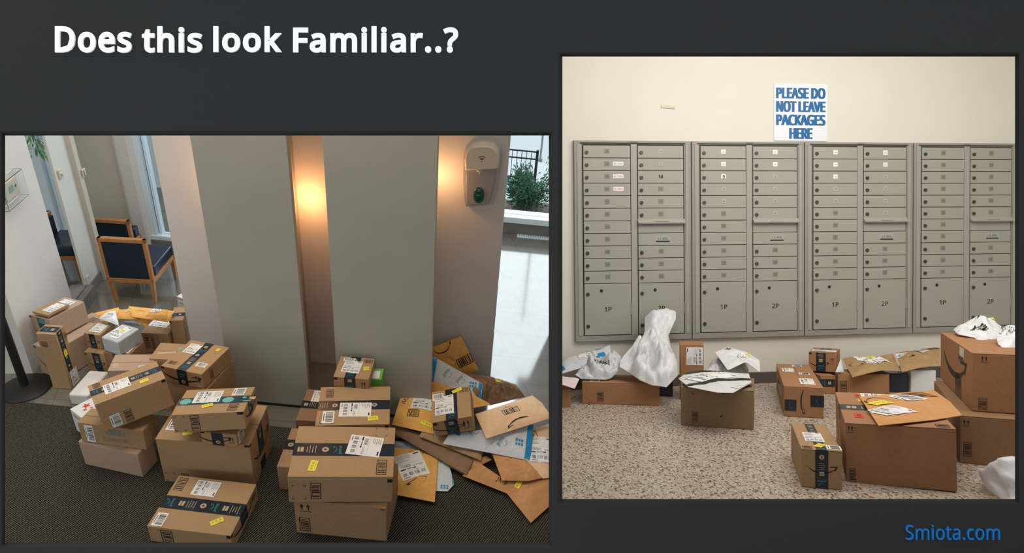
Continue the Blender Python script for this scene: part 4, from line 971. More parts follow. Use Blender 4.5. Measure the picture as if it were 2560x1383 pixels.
carton(LB, LOB['wrap_white'], 'wrap', [], 'white parcel wrapped in glossy clear film on the tiles, left of the stacks', None, seam='n', name='wrapped_parcel', cat='parcel', soft=.008)
mp_ = LOB['maple']
carton(LB, (-2.33, 2.90, 0, -30, 0, 0, .16, .20, .165), 'card_white', [('leafmark', 'T', .35, .3, .5, .45), ('label', 'T', .62, .7, .5, .45, 30), ('text', 'F', .4, .8, .5, .1, 0, 0, {'s': 'EXPRESS', 'k': 'redprint'})],
    'white shipping carton with red leaf prints, at the left of the pinkish stack', None, seam='n', name='postal_carton')
us = LOB['usps']
carton(LB, (us[0]+.03, us[1], 0, -20, 0, 0, .13, .10, .10), 'card_white', [('rect', 'F', .5, .84, 1.0, .06, 0, 0, {'k': 'redprint'}), ('text', 'F', .5, .5, .7, .15, 0, 0, {'s': 'MAIL', 'k': 'ink'}), ('smile', 'F', .2, .3, .2, .2)], 'small white mail carton with a red stripe, farthest back beside the wall end', None, seam='n', name='postal_carton')
carton(LB, LOB['pile_box'], 'card', [
    ('tape', 'T', .50, .5, .30, 1.0, 90), ('tape', 'F', .46, .5, .32, 1.0, 90), ('label', 'T', .32, .50, .48, .60, 0, 0), ('blabel', 'T', .16, .80, .28, .22), ('bar', 'T', .86, .90, .26, .14), ('sticker', 'T', .66, .92, .26, .10, 0, 20),
    ('black', 'F', .06, .85, .10, .18), ('arrows', 'F', .82, .52, .20, .52), ('smile', 'F', .4, .45, .8, .4)],
    'brown carton with black tape sitting on top of the heap of mailers', GB, seam='y')

# ------------------------------------------------------------------ mailers of the lobby: outline (pixel, height) from lower left, counter-clockwise as seen
GM = 'mailers heaped at the right of the lobby'
GBk = 'mailers lying in the back left of the lobby'
pouch(LB, ly((1100, 950, 3.52), (1198, 926, 3.58), (1152, 841, 3.64), (1079, 870, 3.62)), .018, 'kraft_yellow', 'kraft mailer with smile arrow leaning on the wall, topmost of the right heap', GM,
      [('smile', .28, .80, .5, .3, 0, 20), ('bar', .72, .35, .38, .25, 0, 12)], 11)
pouch(LB, [LB.at(1082, 985, .16), LB.at(1203, 1000, .16), LB.at(1207, 960, .22), LB.y(1079, 889, 3.50)], .02, 'paper_bluewhite', 'white and blue padded mailer sloping down from the wall corner', GM,
      [('rect', .96, .5, .08, 1.0, 0, 0, {'k': 'blue'}), ('rect', .06, .6, .12, .9, 0, 0, {'k': 'blue'}), ('primelogo', .35, .55, .16, .22, 60), ('primelogo', .60, .42, .16, .22, 60), ('recyc', .82, .35, .14, .2)], 12)
pouch(LB, lp((1225, 1014, .08), (1312, 992, .05), (1290, 962, .08), (1238, 945, .16), (1180, 934, .16), (1139, 930, .20), (1190, 985, .20)), .05, 'kraft_brown', 'crumpled dark brown paper mailer at the foot of the wall end', GM,
      [('sticker', .55, .45, .12, .12, 0, -10)], 13, wrinkle=.6, freq=12, n=40)
pouch(LB, lp((1068, 985, .15), (1080, 1040, .16), (1229, 1012, .15), (1180, 985, .20), (1081, 953, .22)), .014, 'kraft_yellow', 'yellow mailer peeking out behind the carton on the heap', GM, [], 14)
pouch(LB, lp((980, 1062, .15), (1084, 1086, .15), (1078, 991, .17), (1008, 972, .16)), .016, 'kraft_yellow', 'yellow mailer marked JM2 with a shipping label, left of the carton on the heap', GM,
      [('label', .58, .72, .52, .42, 0, 10), ('bar', .46, .36, .22, .18, 0, 10), ('smile', .92, .48, .32, .14, 80), ('sticker', .80, .18, .24, .1, 0, -8), ('text', .18, .66, .10, .2, 80, 0, {'s': 'JM2'})], 15)
pouch(LB, lp((978, 1005, .02), (1000, 1030, .05), (1020, 975, .10), (997, 970, .10)), .01, 'kraft_brown', 'edge of a brown paper mailer behind the JM2 mailer', GM, [], 16)
pouch(LB, lp((982, 1083, .10), (1100, 1150, .055), (1166, 1187, .05), (1186, 1146, .06), (1120, 1110, .10), (1049, 1084, .115), (981, 1062, .12)), .012, 'kraft_brown', 'long flat brown paper mailer running under the heap', GM, [], 17)
pouch(LB, lp((985, 1119, .035), (1097, 1136, .035), (1070, 1104, .05), (983, 1103, .05)), .012, 'poly_bluegrey', 'blue-grey printed mailer above the lower JM2 mailer', GM, [('primelogo', .85, .5, .2, .5, 60), ('primelogo', .35, .4, .2, .5, 60)], 18)
pouch(LB, lp((1012, 1225, .012), (1119, 1229, .010), (1136, 1211, .012), (1117, 1141, .03), (1060, 1133, .03)), .010, 'paper_bluewhite', 'white mailer with a blue edge lying under the lower JM2 mailer', GM,
      [('recyc', .80, .1, .18, .12), ('recyc', .78, .8, .2, .14), ('rect', .96, .5, .08, .9, 0, 8, {'k': 'blue'})], 19)
pouch(LB, lp((960, 1232, .032), (1087, 1256, .03), (1096, 1131, .045), (984, 1119, .055)), .012, 'kraft_yellow', 'yellow mailer marked JM2 lying flat on the carpet beside the centre stack', GM,
      [('label', .42, .60, .48, .52, 0, 35), ('smile', .62, .30, .5, .16, 145), ('text', .56, .93, .22, .08, 180, 0, {'s': 'JM2'}), ('text', .36, .85, .14, .06, 180, 0, {'s': 'BMV'})], 20)
pouch(LB, lp((1120, 1165, .03), (1165, 1190, .03), (1200, 1150, .05), (1150, 1135, .05)), .012, 'kraft_tan', 'tan mailer corner lying under the long flat brown mailer', GM, [], 21)
pouch(LB, lp((1047, 1091, .13), (1110, 1116, .11), (1203, 1152, .08), (1208, 1124, .09), (1150, 1085, .14), (1060, 1073, .15)), .014, 'kraft_tan', 'tan mailer with yellow end under the carton of the heap', GM, [], 22)
pouch(LB, lp((1107, 1110, .14), (1200, 1128, .12), (1325, 1152, .10), (1333, 1062, .14), (1240, 1070, .18), (1122, 1086, .17)), .02, 'paper_bluewhite', 'large white padded mailer with bright blue ends in the middle of the heap', GM,
      [('rect', .965, .5, .07, .95, 0, 0, {'k': 'blue'}), ('rect', .16, .55, .10, .6, 0, -18, {'k': 'blue'}), ('primelogo', .32, .45, .12, .24, 65), ('primelogo', .66, .30, .12, .24, 65), ('recyc', .85, .4, .10, .24), ('primelogo', .50, .62, .10, .2, 65)], 23, wrinkle=.35, freq=16)
pouch(LB, lp((1216, 1097, .195), (1372, 1047, .18), (1380, 1044, .18), (1355, 1008, .19), (1331, 989, .20), (1188, 1036, .215)), .022, 'kraft_peach', 'pale peach mailer with barcode and smile arrow lying on top of the heap', GM,
      [('bar', .50, .62, .24, .20, 0, 0), ('smile', .50, .20, .36, .16, 180, 10), ('text', .49, .80, .12, .06, 180, 0, {'s': 'CPVH3', 'k': 'inkgrey'})], 24, wrinkle=.3, freq=14)
pouch(LB, lp((1357, 1197, .07), (1380, 1194, .06), (1380, 1058, .10), (1331, 1072, .11), (1315, 1150, .10)), .016, 'kraft_peach', 'pale yellow mailer with a white label at the right edge of the heap', GM,
      [('bar', .30, .82, .4, .14, 0, 0), ('label', .45, .50, .62, .5, 0, -15)], 25)
pouch(LB, lp((1256, 1202, .08), (1322, 1203, .08), (1357, 1195, .07), (1322, 1150, .09), (1229, 1132, .10)), .022, 'kraft_orange', 'orange kraft mailer folded over below the blue-ended white mailer', GM, [], 26, wrinkle=.4)
pouch(LB, lp((1176, 1176, .03), (1200, 1165, .05), (1230, 1150, .06), (1215, 1140, .07), (1178, 1150, .05)), .012, 'kraft_orange', 'small orange mailer corner left of the JM9 mailer', GM, [], 27)
pouch(LB, lp((1156, 1190, .035), (1267, 1234, .03), (1327, 1308, .012), (1378, 1262, .02), (1378, 1197, .05), (1256, 1196, .06), (1199, 1158, .06)), .022, 'kraft_orange', 'large orange mailer marked JM9 drooping onto the carpet at the right', GM,
      [('text', .42, .52, .12, .10, 0, -8, {'s': 'JM9'}), ('sticker', .60, .62, .06, .22, 90, 0)], 28, wrinkle=.45)
# back left
pouch(LB, lp((268, 806, .30), (312, 797, .30), (296, 769, .32), (236, 783, .32)), .02, 'kraft_yellow', 'yellow bubble mailer at the left of the back left heap', GBk, [], 31)
pouch(LB, lp((285, 797, .31), (345, 800, .30), (332, 775, .32), (297, 774, .32)), .02, 'kraft_yellow', 'yellow mailer wedged between the others in the back left heap', GBk, [('label', .6, .8, .4, .3)], 32)
pouch(LB, lp((247, 796, .34), (298, 815, .30), (288, 777, .34), (268, 780, .36)), .02, 'poly_white', 'white mailer with a blue edge on the yellow ones, back left', GBk, [('rect', .93, .5, .08, .9, 0, 5, {'k': 'blue'}), ('primelogo', .35, .4, .3, .3, 20), ('primelogo', .7, .7, .3, .3, 20)], 33)
pouch(LB, lp((305, 812, .24), (350, 815, .23), (358, 800, .24), (310, 803, .25)), .012, 'poly_bluegrey', 'blue printed mailer edge behind the grey wrapped parcel', GBk, [], 34)
pouch(LB, lp((310, 790, .30), (365, 817, .26), (382, 800, .28), (400, 782, .30), (323, 766, .34)), .018, 'kraft_yellow', 'large yellow mailer sloping toward the printed carton, back left', GBk, [('text', .35, .86, .3, .08, 0, 0, {'s': 'CURRENT', 'k': 'inkgrey'})], 35)
pouch(LB, lp((330, 792, .345), (420, 806, .29), (436, 778, .31), (322, 766, .36)), .012, 'kraft_yellow', 'long yellow mailer lying across the back left heap', GBk, [('text', .3, .55, .22, .14, 0, 0, {'s': 'CURRENT', 'k': 'inkgrey'})], 36)
pouch(LB, lp((363, 791, .37), (418, 790, .36), (421, 775, .37), (381, 773, .38)), .018, 'kraft_yellow', 'small yellow mailer with white label on top of the back left heap', GBk, [('label', .45, .6, .5, .5, 90)], 37)

# ================================================================== THE MAIL ROOM (right room)
WP = Vector((.44393, 4.87582, 1.78344)); WYAW = radians(6.3933)
WALLT = Matrix.Translation(WP) @ Matrix.Rotation(WYAW, 4, 'Z')           # x along the wall, y into the wall, z up from the top left corner of the mailboxes
wn = Matrix.Rotation(WYAW, 3, 'Z') @ Vector((0, 1, 0))
WI = WALLT.inverted()
def onw(u, v, off=0.0):
    return WI @ MB_ROOM.on(u, v, WP+wn*off, wn)
FZ = -WP.z                                                                # the floor in wall coordinates
MW = MAIL @ WALLT
m = Mesh(); m.box(-2.2, 4.6, .004, .14, FZ, 1.3, 'mailwall'); struct(m, 'wall_mailroom', MW, side=1)
m = Mesh(); m.box(-2.2, 4.6, -.012, .004, FZ, FZ+.082, 'cove', .004); struct(m, 'baseboard_mailroom', MW, side=1)
m = Mesh(); m.box(-1.2, 6.0, .3, 5.9, -.05, 0, 'terrazzo'); struct(m, 'floor_mailroom', MAIL, side=1)
m = Mesh(); m.box(-1.2, 6.0, .6, 5.9, 2.95, 3.0, 'ceil'); struct(m, 'ceiling_mailroom', MAIL, side=1)
m = Mesh(); m.box(4.75, 4.85, .8, 5.9, 0, 2.95, 'mailwall'); struct(m, 'wall_mailroom_right', MAIL, side=1)
# wall-mounted mailbox units
UW = 3.4655/4; UH = 1.44
def mailbox_unit(i, label):
    t = thing('mailbox_unit', MW @ Matrix.Translation((i*UW, 0, 0)), label, 'mailbox', 'wall mailbox units in one row')
    W, H = UW, UH; f = Mesh(); Y = -.030
    ca = (.078*W, .476*W); cb = (.538*W, .930*W); zt = -.026*H; zb = -.968*H
    f.box(.001, W-.001, -.012, .003, -H, 0, 'mailframe', .001)
    f.box(.004, W-.004, Y, -.010, -.020*H, -.004, 'mailframe', .002); f.box(.004, W-.004, Y, -.010, -H+.003, zb-.004, 'mailframe', .002)
    f.box(.004, ca[0]-.006, Y, -.010, zb-.004, -.020*H, 'mailframe', .002); f.box(ca[1]+.004, cb[0]-.004, Y, -.010, zb-.004, -.020*H, 'mailmetal', .002); f.box(cb[1]+.006, W-.004, Y, -.010, zb-.004, -.020*H, 'mailframe', .002)
    f.box(.025, ca[0]-.016, Y-.004, Y, zb, -.020*H, 'mailmetal', .001); f.box(cb[1]+.016, W-.025, Y-.004, Y, zb, -.020*H, 'mailmetal', .001)
    f.box(.045, W-.045, Y-.001, Y+.002, -.018*H, -.012*H, 'maildark'); f.box(W*.48, W*.54, Y-.002, Y, -.011*H, -.004*H, 'maildark' if 0 else 'plate_grey')
    f.box(ca[0]-.004, ca[1]+.003, -.018, -.0115, zb, zt, 'maildark'); f.box(cb[0]-.004, cb[1]+.005, -.018, -.0115, zb, zt, 'maildark')
    f.build('cabinet_frame', t)
    zp = -.711*H; pitch = (zt-zp)/11
    def door(x0, x1, z0, z1, kind, plate='plate_grey', num='102', big=None):
        d = Mesh(); d.box(x0+.0015, x1-.0015, -.034, -.018, z0+.002, z1-.002, 'mailmetal', .002)
        if kind == 'parcel':
            cx = x0+(x1-x0)*.36
            stamp(d, 'text', .052, .034, {'s': big, 'k': 'ink', 'bold': .012}, lambda x, y, off: Vector(((x0+x1)/2+x+.0, -.034-off, (z0+z1)/2+.0+y)))
            for sx in (-.032, .032):
                for sz in (-.016, .012): d.box(cx+sx-.002, cx+sx+.002, -.0346, -.034, z1-.055+sz-.002, z1-.055+sz+.002, 'plate_light')
            d.add([(cx+.012*cos(2*pi*a/16), -.0347, z1-.052+.012*sin(2*pi*a/16)) for a in range(16)], [tuple(range(16))], 'ink')
            d.box(x1-.006, x1+.002, -.036, -.03, (z0+z1)/2-.04, (z0+z1)/2+.04, 'mailframe')
        if kind == 'mail':
            d.box(x0+.13, x0+.235, -.0345, -.034, (z0+z1)/2-.019, (z0+z1)/2+.021, 'plate_light', 0)
            stamp(d, 'text', .082, .016, {'s': 'U.S. MAIL', 'k': 'ink'}, lambda x, y, off: Vector((x0+.1825+x, -.0347-off, (z0+z1)/2+.006+y)))
            for q in (.0, .002): d.box(x0+.13+q*2, x0+.235-q*2, -.0347, -.0345, (z0+z1)/2-.019+q*2, (z0+z1)/2-.012+q, 'ink')
            for sx, sz in ((.02, .022), (.045, 0), (.02, -.022)): d.box(x0+sx-.002, x0+sx+.002, -.0348, -.034, (z0+z1)/2+sz-.002, (z0+z1)/2+sz+.002, 'plate_light')
        o = d.build('mailbox_door', t)
        if kind != 'mail':
            for zz in ([(z0+z1)/2-.006] if kind != 'parcel' else [z1-.075, z0+.065]):
                lx = x0+(.026 if kind != 'parcel' else .026)
                q = Mesh(); q.tube((lx, -.033, zz), (lx, -.042, zz), .0135, .012, 'lock', 14); q.box(lx-.002, lx+.002, -.0428, -.042, zz-.006, zz+.006, 'maildark'); q.build('door_lock', o)
        if kind == 'box':
            cx, cz = x0+(x1-x0)*.5, (z0+z1)/2+.004
            q = Mesh()
            if big: stamp(q, 'text', .034 if len(big) > 1 else .017, .024, {'s': big, 'k': 'ink', 'bold': .02}, lambda x, y, off: Vector((cx+x, -.036-off, cz-.002+y)))
            if not big or big == '3': q.box(cx-.018, cx+.018, -.0358, -.034, cz-.016, cz+.016, plate, .001)
            if not big: stamp(q, 'text', .016, .009, {'s': num, 'k': 'ink'}, lambda x, y, off: Vector((cx+x, -.036-off, cz-.001+y)))
            q.build('number_plate', o)
        return o
    n = 100+i*20
    for r in range(11):
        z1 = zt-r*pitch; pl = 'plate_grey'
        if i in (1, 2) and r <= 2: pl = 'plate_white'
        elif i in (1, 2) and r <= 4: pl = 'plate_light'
        big = '3' if (i == 1 and r == 2) else None
        o = door(*ca, z1-pitch, z1, 'box', pl, str(n+r), big)
        if i == 0 and r in (1, 2, 3):
            q = Mesh(); cx = ca[0]+(ca[1]-ca[0])*.74; cz = z1-pitch/2+.004
            q.box(cx-.038, cx+.038, -.0356, -.034, cz-.014, cz+.014, 'plate_white', .0005); stamp(q, 'text', .062, .012, {'s': 'BL75008', 'k': 'redprint'}, lambda x, y, off: Vector((cx+x, -.0357-off, cz+y))); q.build('red_print_label', o)
    for r in range(11):
        z1 = zt-r*pitch
        if r == 6: continue
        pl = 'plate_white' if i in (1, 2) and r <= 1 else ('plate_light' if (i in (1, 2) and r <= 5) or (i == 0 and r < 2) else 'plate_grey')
        if r == 7: door(*cb, z1-pitch, z1, 'mail')
        else: door(*cb, z1-pitch, z1, 'box', pl, str(n+11+r), '14' if (i == 0 and r == 2) else None)
    q = Mesh(); z1 = zt-6*pitch; zt2 = z1+.012
    q.box(cb[0]+.002, cb[1]-.002, -.030, -.016, z1-pitch+.002, z1, 'mailmetal', .001)
    q.build('blank_panel', t)
    q = Mesh(); x0, x1 = cb[0]-.004, cb[1]+.006
    q.add([(x0, -.034, zt2), (x1, -.034, zt2), (x1, -.062, z1-.016), (x0, -.062, z1-.016), (x0, -.034, z1-.010), (x1, -.034, z1-.010), (x1, -.058, z1-.024), (x0, -.058, z1-.024)],
          [(0, 3, 2, 1), (3, 7, 6, 2), (4, 5, 6, 7), (0, 4, 7, 3), (1, 2, 6, 5)], 'mailmetal')
    q.box((x0+x1)/2-.05, (x0+x1)/2+.05, -.0588, -.056, z1-.013, z1-.007, 'plate_grey'); q.build('slot_hood', t)
    door(*ca, zb, zp, 'parcel', big='1P'); door(*cb, zb, zp, 'parcel', big='2P')
    return t
for i, lb in enumerate(('leftmost mailbox unit, with small red and white labels on three doors', 'second mailbox unit from the left, with a bold white 3 plate',
                        'third mailbox unit from the left, under the right part of the notice', 'rightmost mailbox unit, behind the tall carton stack')):
    mailbox_unit(i, lb)
# notice on the wall
a, b = onw(1935, 352), onw(2068, 211)
t = thing('paper_notice', MW @ Matrix.Translation(((a.x+b.x)/2, 0, (a.z+b.z)/2)), 'white notice with bold blue capitals above the mailboxes', 'notice')
q = Mesh(); W, H = b.x-a.x, b.z-a.z; q.box(-W/2, W/2, -.002, .003, -H/2, H/2, 'sign', .0005)
for k, (s_, ww) in enumerate((('PLEASE DO', .93), ('NOT LEAVE', .93), ('PACKAGES', .93), ('HERE', .44))):
    stamp(q, 'text', W*ww, H*.19, {'s': s_, 'k': 'bluetext', 'bold': .044}, lambda x, y, off, k=k: Vector((x, -.002-off, H*(.335-.235*k)+y)))
q.build('notice_sheet', t)
a, b = onw(1653, 272), onw(1688, 262)
q = Mesh(); q.box(-(b.x-a.x)/2, (b.x-a.x)/2, -.002, .005, -.012, .012, 'beige', .002)
tag(q.build('tape_scrap', T=MW @ Matrix.Translation(((a.x+b.x)/2, 0, (a.z+b.z)/2)) @ Matrix.Rotation(radians(4), 4, 'Y')), 'small brown scrap of tape stuck on the bare wall left of the notice', 'tape')

GR = 'shipping cartons on the mail room floor'
D = {k: list(v) for k, v in MAILB.items()}
def sit(k, **kw):
    v = D[k]
    for a, b in kw.items(): v[{'x': 0, 'y': 1, 'z': 2, 'yaw': 3, 'tx': 4, 'ty': 5, 'w': 6, 'd': 7, 'h': 8}[a]] = b
    return v
carton(MB_ROOM, sit('R1', ty=-1.2, tx=0), 'card_red', [
    ('tape', 'T', .5, .47, 1.0, .17, 0, 0, {'start': 1}), ('redlabel', 'T', .16, .22, .09, .13), ('redlabel', 'T', .24, .88, .06, .10), ('label', 'T', .45, .88, .34, .2, 270), ('sticker', 'T', .27, .70, .1, .07), ('bar', 'T', .90, .06, .12, .08),
    ('arrows', 'F', .05, .90, .06, .12), ('bar', 'F', .06, .14, .06, .22), ('tape', 'L', .47, .85, .16, .3, 90)],
    'largest reddish carton in front, a red sticker on its top beside a kraft mailer', GR, seam='x')
carton(MB_ROOM, sit('R2', ty=0, tx=0), 'card_tan', [
    ('tape', 'T', .5, .5, .26, 1.0, 90), ('tape', 'F', .5, .5, .32, 1.0, 90), ('label', 'T', .44, .45, .5, .34, 0, 0), ('sticker', 'T', .5, .14, .22, .13, 0, -30), ('blabel', 'T', .83, .10, .36, .14), ('smile', 'F', .52, .50, .72, .26), ('bar', 'T', .16, .06, .24, .09)],
    'brown carton with one black tape stripe and smile arrow, left of the largest carton', GR, seam='y')
carton(MB_ROOM, sit('R3', ty=0, tx=0), 'card_red', [
    ('rect', 'F', .17, .38, .30, .38, 0, 0, {'k': 'navy'}), ('rect', 'F', .84, .55, .34, .38, 0, 0, {'k': 'navy'}), ('smile', 'F', .48, .5, .12, .8, 270), ('smile', 'F', .17, .38, .10, .25, 270, 0, {'k': 'cyan'}), ('smile', 'F', .86, .55, .10, .25, 270, 0, {'k': 'cyan'}),
    ('label', 'T', .28, .70, .34, .18, 270), ('label', 'T', .66, .22, .38, .24, 270), ('blabel', 'T', .70, .55, .3, .08), ('blabel', 'T', .60, .92, .3, .08), ('rect', 'L', .5, .5, .5, .35, 0, 0, {'k': 'navy'})],
    'brown carton with two dark printed squares and a sideways smile on its front', GR, seam='y')
r4b = sit('R4b', ty=0, tx=0); r4 = sit('R4', ty=0, tx=0, z=D['R4b'][8]+.002)
carton(MB_ROOM, r4b, 'card_brown', [('bar', 'F', .06, .3, .06, .3), ('arrows', 'F', .05, .85, .06, .14)], 'dark brown carton under the tall smile-arrow carton at the right edge', GR, seam='x', grow=(.30, 0))
carton(MB_ROOM, r4, 'card_red', [
    ('smile', 'L', .50, .55, .72, .52), ('tape', 'L', .62, .22, .18, .42, 90), ('text', 'L', .70, .76, .16, .10, 0, 0, {'s': 'H25', 'k': 'ink', 'bold': .04}), ('rect', 'L', .72, .88, .13, .2, 0, 0, {'k': 'tapeclear'}),
    ('arrows', 'F', .10, .90, .06, .11), ('bar', 'F', .09, .14, .07, .20)],
    'tall carton with a smile arrow on its left side, carrying the white bags', GR, seam='x', grow=(.30, 0))
carton(MB_ROOM, sit('R5', ty=0, tx=0), 'card_dull', [('bar', 'F', .20, .24, .08, .28), ('rect', 'F', .56, .30, .035, .03, 0, 30, {'k': 'ink'}), ('rect', 'F', .58, .34, .05, .014, 0, 55, {'k': 'ink'}), ('rect', 'F', .17, .85, .05, .02, 0, -50, {'k': 'ink'}), ('bar', 'T', .92, .35, .12, .25)],
    'dull brown dented carton carrying the black-banded white mailer', GR, seam='x')
carton(MB_ROOM, sit('R6', ty=0, tx=0), 'card_red', [('bar', 'F', .24, .35, .08, .45), ('blabel', 'T', .16, .25, .13, .3)], 'long low brown carton under the big white bag', GR, seam='x')
r7 = sit('R7', ty=0, tx=0, d=.22); r7[1] -= .06
carton(MB_ROOM, r7, 'card_red', [('label', 'F', .62, .80, .70, .32, 90)], 'tall upright carton with a white label, right of the big white bag', GR, seam='x')
carton(MB_ROOM, sit('R8', w=.085, x=.32), 'card_red', [], 'brown carton cut by the left edge below the pale pink mailer', GR, seam='x')
carton(MB_ROOM, sit('R10', w=.10, x=2.155), 'card_red', [('tape', 'F', .45, .6, 1.0, .42)], 'brown taped carton supporting the small cube carton', GR, seam='x')
r9 = sit('R9', ty=0, tx=0, d=.26); r9[1] -= .09; r9[0] -= .03; r9[2] = .135
carton(MB_ROOM, r9, 'card_red', [('tape', 'F', .45, .5, .36, 1.0, 90), ('tape', 'T', .5, .7, .4, .6, 90), ('label', 'T', .5, .4, .9, .35, 0), ('arrows', 'F', .86, .6, .14, .35), ('smile', 'F', .4, .4, .7, .3), ('black', 'F', .06, .93, .1, .1)],
    'small cube carton with black tape perched above the carton with printed squares', GR, seam='y')
carton(MB_ROOM, sit('R11', d=.20), 'card_red', [('bar', 'F', .10, .35, .14, .6)], 'brown carton beneath the left-hand crumpled kraft mailer', GR, seam='x')
carton(MB_ROOM, sit('R12', d=.20), 'card_white', [('black', 'T', .7, .8, .1, .05)], 'white carton beneath the right-hand crumpled kraft mailer', GR, seam='x', name='postal_carton')
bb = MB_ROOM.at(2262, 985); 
carton(MB_ROOM, (bb.x, bb.y+.14, 0, -5, 0, 0, .12, .16, .128), 'navy', [], 'plain black block between the brown and white cartons', None, seam='n')  # all-black box filling the space between these cartons
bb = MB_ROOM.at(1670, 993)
carton(MB_ROOM, (bb.x-.005, bb.y+.10, 0, -10, 0, 0, .11, .16, .12), 'navy', [], 'plain black block between the long low carton and the tall upright carton', None, seam='n')  # solid black box filling the gap beside the tall upright carton

GX = 'mailers lying on the mail room cartons'
def z3(x, y): return (1400+x/3.007, 640+y/3.007)
def z4(x, y): return (1900+x/3.639, 640+y/3.639)
def z5(x, y): return (1900+x/3.2924, 840+y/3.2924)
def rq(f, *pts):
    """outline points (crop x, crop y, depth into the room)"""
    return [MB_ROOM.y(*f(x, y), yy) for x, y, yy in pts]
r1t = D['R1'][8]
pouch(MB_ROOM, [MB_ROOM.at(*z5(x, y), z) for x, y, z in ((975, 740, .262), (1440, 692, .262), (1665, 655, .262), (1560, 540, .262), (1430, 447, .262), (820, 503, .262))], .014, 'kraft_peach' if 0 else 'kraft_orange', 'flat kraft mailer lying across the top of the largest carton', GX,
      [('label', .27, .34, .20, .28, 270), ('smile', .42, .72, .22, .3, 160), ('sticker', .37, .62, .12, .14), ('blabel', .62, .72, .14, .26), ('bar', .76, .80, .14, .22)], 41, wrinkle=.3)
pouch(MB_ROOM, rq(z5, (760, 342, 4.52), (900, 305, 4.54), (1000, 285, 4.56), (1160, 290, 4.58), (1110, 190, 4.92), (1095, 145, 4.96), (1000, 165, 4.96), (720, 186, 4.94), (680, 186, 4.92)), .03, 'kraft_brown' if 0 else 'kraft_tan', 'crumpled kraft mailer leaning on the wall beside the small cube carton', GX,
      [('label', .58, .62, .36, .40, 0), ('smile', .28, .5, .18, .25, 270), ('sticker', .62, .85, .16, .14)], 42, wrinkle=.6)
pouch(MB_ROOM, rq(z5, (1168, 300, 4.52), (1300, 265, 4.58), (1480, 240, 4.60), (1480, 98, 5.02), (1330, 110, 5.02), (1118, 140, 4.97)), .03, 'kraft_tan', 'crumpled kraft mailer leaning on the wall behind the tall smile-arrow carton', GX,
      [('label', .28, .82, .44, .22, 90), ('smile', .42, .65, .16, .22, 270), ('blabel', .66, .72, .18, .22), ('bar', .88, .78, .18, .2)], 43, wrinkle=.5)
pouch(MB_ROOM, rq(z5, (620, 300, 4.62), (690, 300, 4.62), (665, 185, 4.68)), .008, 'paper_bluewhite', 'blue and white mailer corner behind the small cube carton', GX, [], 44, n=14)
pouch(MB_ROOM, rq(z3, (2, 890, 4.62), (300, 800, 4.66), (385, 762, 4.70), (375, 668, 4.86), (330, 690, 4.86), (60, 765, 4.80), (2, 815, 4.78)), .022, 'paper_bluewhite', 'white mailer with blue corners on top of the bubble bag, left edge', GX,
      [('rect', .06, .5, .10, .8, 0, 0, {'k': 'blue'}), ('rect', .74, .35, .16, .3, 0, 0, {'k': 'blue'}), ('label', .55, .6, .3, .4, 90), ('rect', .78, .9, .1, .15, 0, 0, {'k': 'cyan'})], 45)
pouch(MB_ROOM, rq(z3, (115, 895, 4.42), (160, 925, 4.42), (370, 932, 4.42), (440, 868, 4.44), (460, 760, 4.56), (430, 728, 4.62), (300, 802, 4.64), (180, 830, 4.60)), .075, 'poly_silver', 'silvery plastic bag with a barcode on the long low carton', GX,
      [('bar', .58, .42, .26, .22)], 46, axis=(0, 3), wrinkle=.9, freq=12, name='plastic_bag', cat='bag', belly=.12)
pouch(MB_ROOM, rq(z3, (0, 962, 4.26), (110, 1000, 4.22), (146, 925, 4.40), (0, 905, 4.44)), .018, 'poly_pink', 'pale pink mailer on the carton at the left edge', GX, [], 47, wrinkle=.5, n=20)
pouch(MB_ROOM, rq(z3, (450, 835, 4.42), (540, 890, 4.32), (600, 935, 4.26), (690, 972, 4.23), (800, 988, 4.23), (885, 900, 4.30), (880, 790, 4.40), (830, 680, 4.62), (808, 590, 4.72), (640, 590, 4.74), (560, 655, 4.66), (450, 790, 4.48)), .15, 'poly_white', 'big white plastic bag slumped against the mailboxes, its neck twisted upward', None,
      [('text', .26, .78, .08, .05, 0, -25, {'s': 'rH', 'k': 'ink', 'bold': .03}), ('rect', .62, .30, .02, .03, 0, 0, {'k': 'ink'})], 48, wrinkle=1.15, freq=11, aniso=(1.7, .6), axis=(0, 5), name='plastic_bag', cat='bag', belly=.25, puff=.5)
bag_root = [o for o in bpy.data.objects if o.name.startswith('plastic_bag')][-1]
t2 = pouch(MB_ROOM, rq(z3, (690, 760, 4.44), (860, 800, 4.44), (815, 600, 4.66), (870, 475, 4.80), (872, 422, 4.84), (800, 393, 4.86), (680, 420, 4.84), (638, 465, 4.80), (636, 570, 4.72), (620, 620, 4.62)), .085, 'poly_white', '', None, [], 49, wrinkle=.8, freq=9, aniso=(1.7, .5), name='bag_neck', belly=.4, puff=.4)
inv = bag_root.matrix_world.inverted()
for ch in list(t2.children):
    mm = inv @ t2.matrix_world; ch.data.transform(mm); ch.parent = bag_root; ch.name = 'bag_neck'
bpy.data.objects.remove(t2)
pouch(MB_ROOM, rq(z3, (1100, 865, 4.42), (1260, 900, 4.38), (1420, 880, 4.38), (1410, 800, 4.60), (1200, 760, 4.66), (1145, 775, 4.62)), .05, 'poly_silver', 'crinkled silver bag behind the dented carton', GX, [], 50, wrinkle=.9, freq=11, name='plastic_bag', cat='bag')
pouch(MB_ROOM, rq(z3, (1165, 725, 4.50), (1262, 862, 4.27), (1400, 795, 4.32), (1505, 880, 4.26), (1500, 785, 4.40), (1400, 722, 4.54), (1262, 684, 4.60)), .022, 'poly_white', 'white mailer draped over the silver bag behind the dented carton', GX, [('bar', .16, .40, .12, .14, 0, -50), ('label', .48, .6, .2, .3, 60), ('sticker', .4, .8, .08, .1)], 51, wrinkle=.6)
zt5 = D['R5'][8]
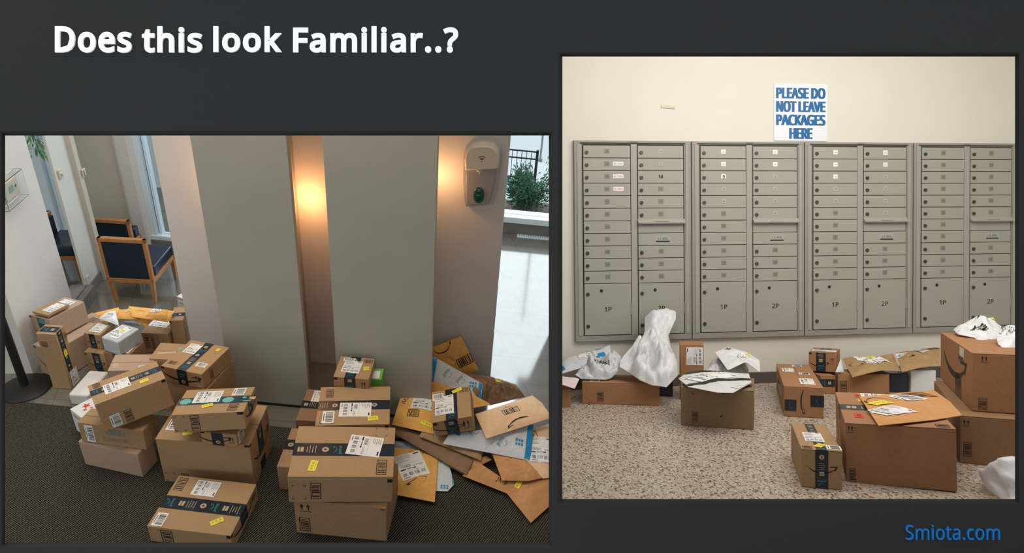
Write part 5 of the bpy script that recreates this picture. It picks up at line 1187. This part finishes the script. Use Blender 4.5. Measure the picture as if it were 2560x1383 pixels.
pouch(MB_ROOM, [MB_ROOM.at(*z3(x, y), z) for x, y, z in ((892, 925, .235), (965, 985, .235), (1185, 1028, .235), (1300, 1030, .235), (1440, 955, .235), (1420, 888, .235), (1310, 880, .24), (1060, 862, .24), (950, 880, .235))], .016, 'poly_white', 'white mailer with a black band lying on the dented carton', GX,
      [('rect', .60, .45, .07, .95, 0, -12, {'k': 'ink'}), ('rect', .645, .45, .02, .95, 0, -12, {'k': 'ink'}), ('rect', .08, .6, .12, .8, 0, -25, {'k': 'ink'}), ('label', .38, .48, .34, .5, 0, -5), ('label', .88, .5, .16, .5, 90, 10)], 52, axis=(1, 2), wrinkle=.4)
pouch(MB_ROOM, rq(z4, (1760, 670, 3.86), (1800, 715, 3.74), (1950, 745, 3.65), (1990, 778, 3.58), (2110, 785, 3.58), (2185, 720, 3.70), (2195, 640, 3.86), (2080, 602, 3.97), (1890, 598, 3.97)), .045, 'poly_white', 'crumpled white bag with black print on top of the tall carton', None,
      [('text', .58, .38, .32, .14, 0, -10, {'s': 'CAUTION', 'k': 'ink', 'bold': .02}), ('sticker', .68, .85, .10, .14), ('text', .40, .75, .2, .12, 0, 0, {'s': 'LEAVE', 'k': 'inkgrey'})], 53, axis=(0, 5), wrinkle=1.0, freq=12, name='plastic_bag', cat='bag', belly=.1)
pouch(MB_ROOM, rq(z4, (2150, 735, 3.44), (2165, 800, 3.34), (2215, 850, 3.29), (2340, 850, 3.29), (2420, 760, 3.40), (2400, 640, 3.57), (2250, 634, 3.59), (2190, 670, 3.52)), .05, 'poly_white', 'rounded white bag with grey print at the right edge of the tall carton', None,
      [('text', .42, .60, .34, .2, 0, -15, {'s': 'CANADA', 'k': 'inkgrey'})], 54, axis=(0, 4), wrinkle=.8, freq=11, name='plastic_bag', cat='bag', belly=.1)
pouch(MB_ROOM, [MB_ROOM.at(*z5(x, y), z) for x, y, z in ((1850, 1245, .02), (1990, 1345, .02), (2140, 1500, .02), (2300, 1400, .05), (2250, 950, .20), (2100, 980, .19), (1960, 1080, .10), (1905, 1108, .06), (1808, 1142, .035))], .06, 'poly_white', 'white plastic bag lying on the floor at the bottom right corner', None,
      [('text', .10, .80, .10, .04, 0, 30, {'s': 'b&H', 'k': 'inkgrey'})], 55, wrinkle=.8, freq=9, aniso=(.6, 1.6), name='plastic_bag', cat='bag', belly=.2)
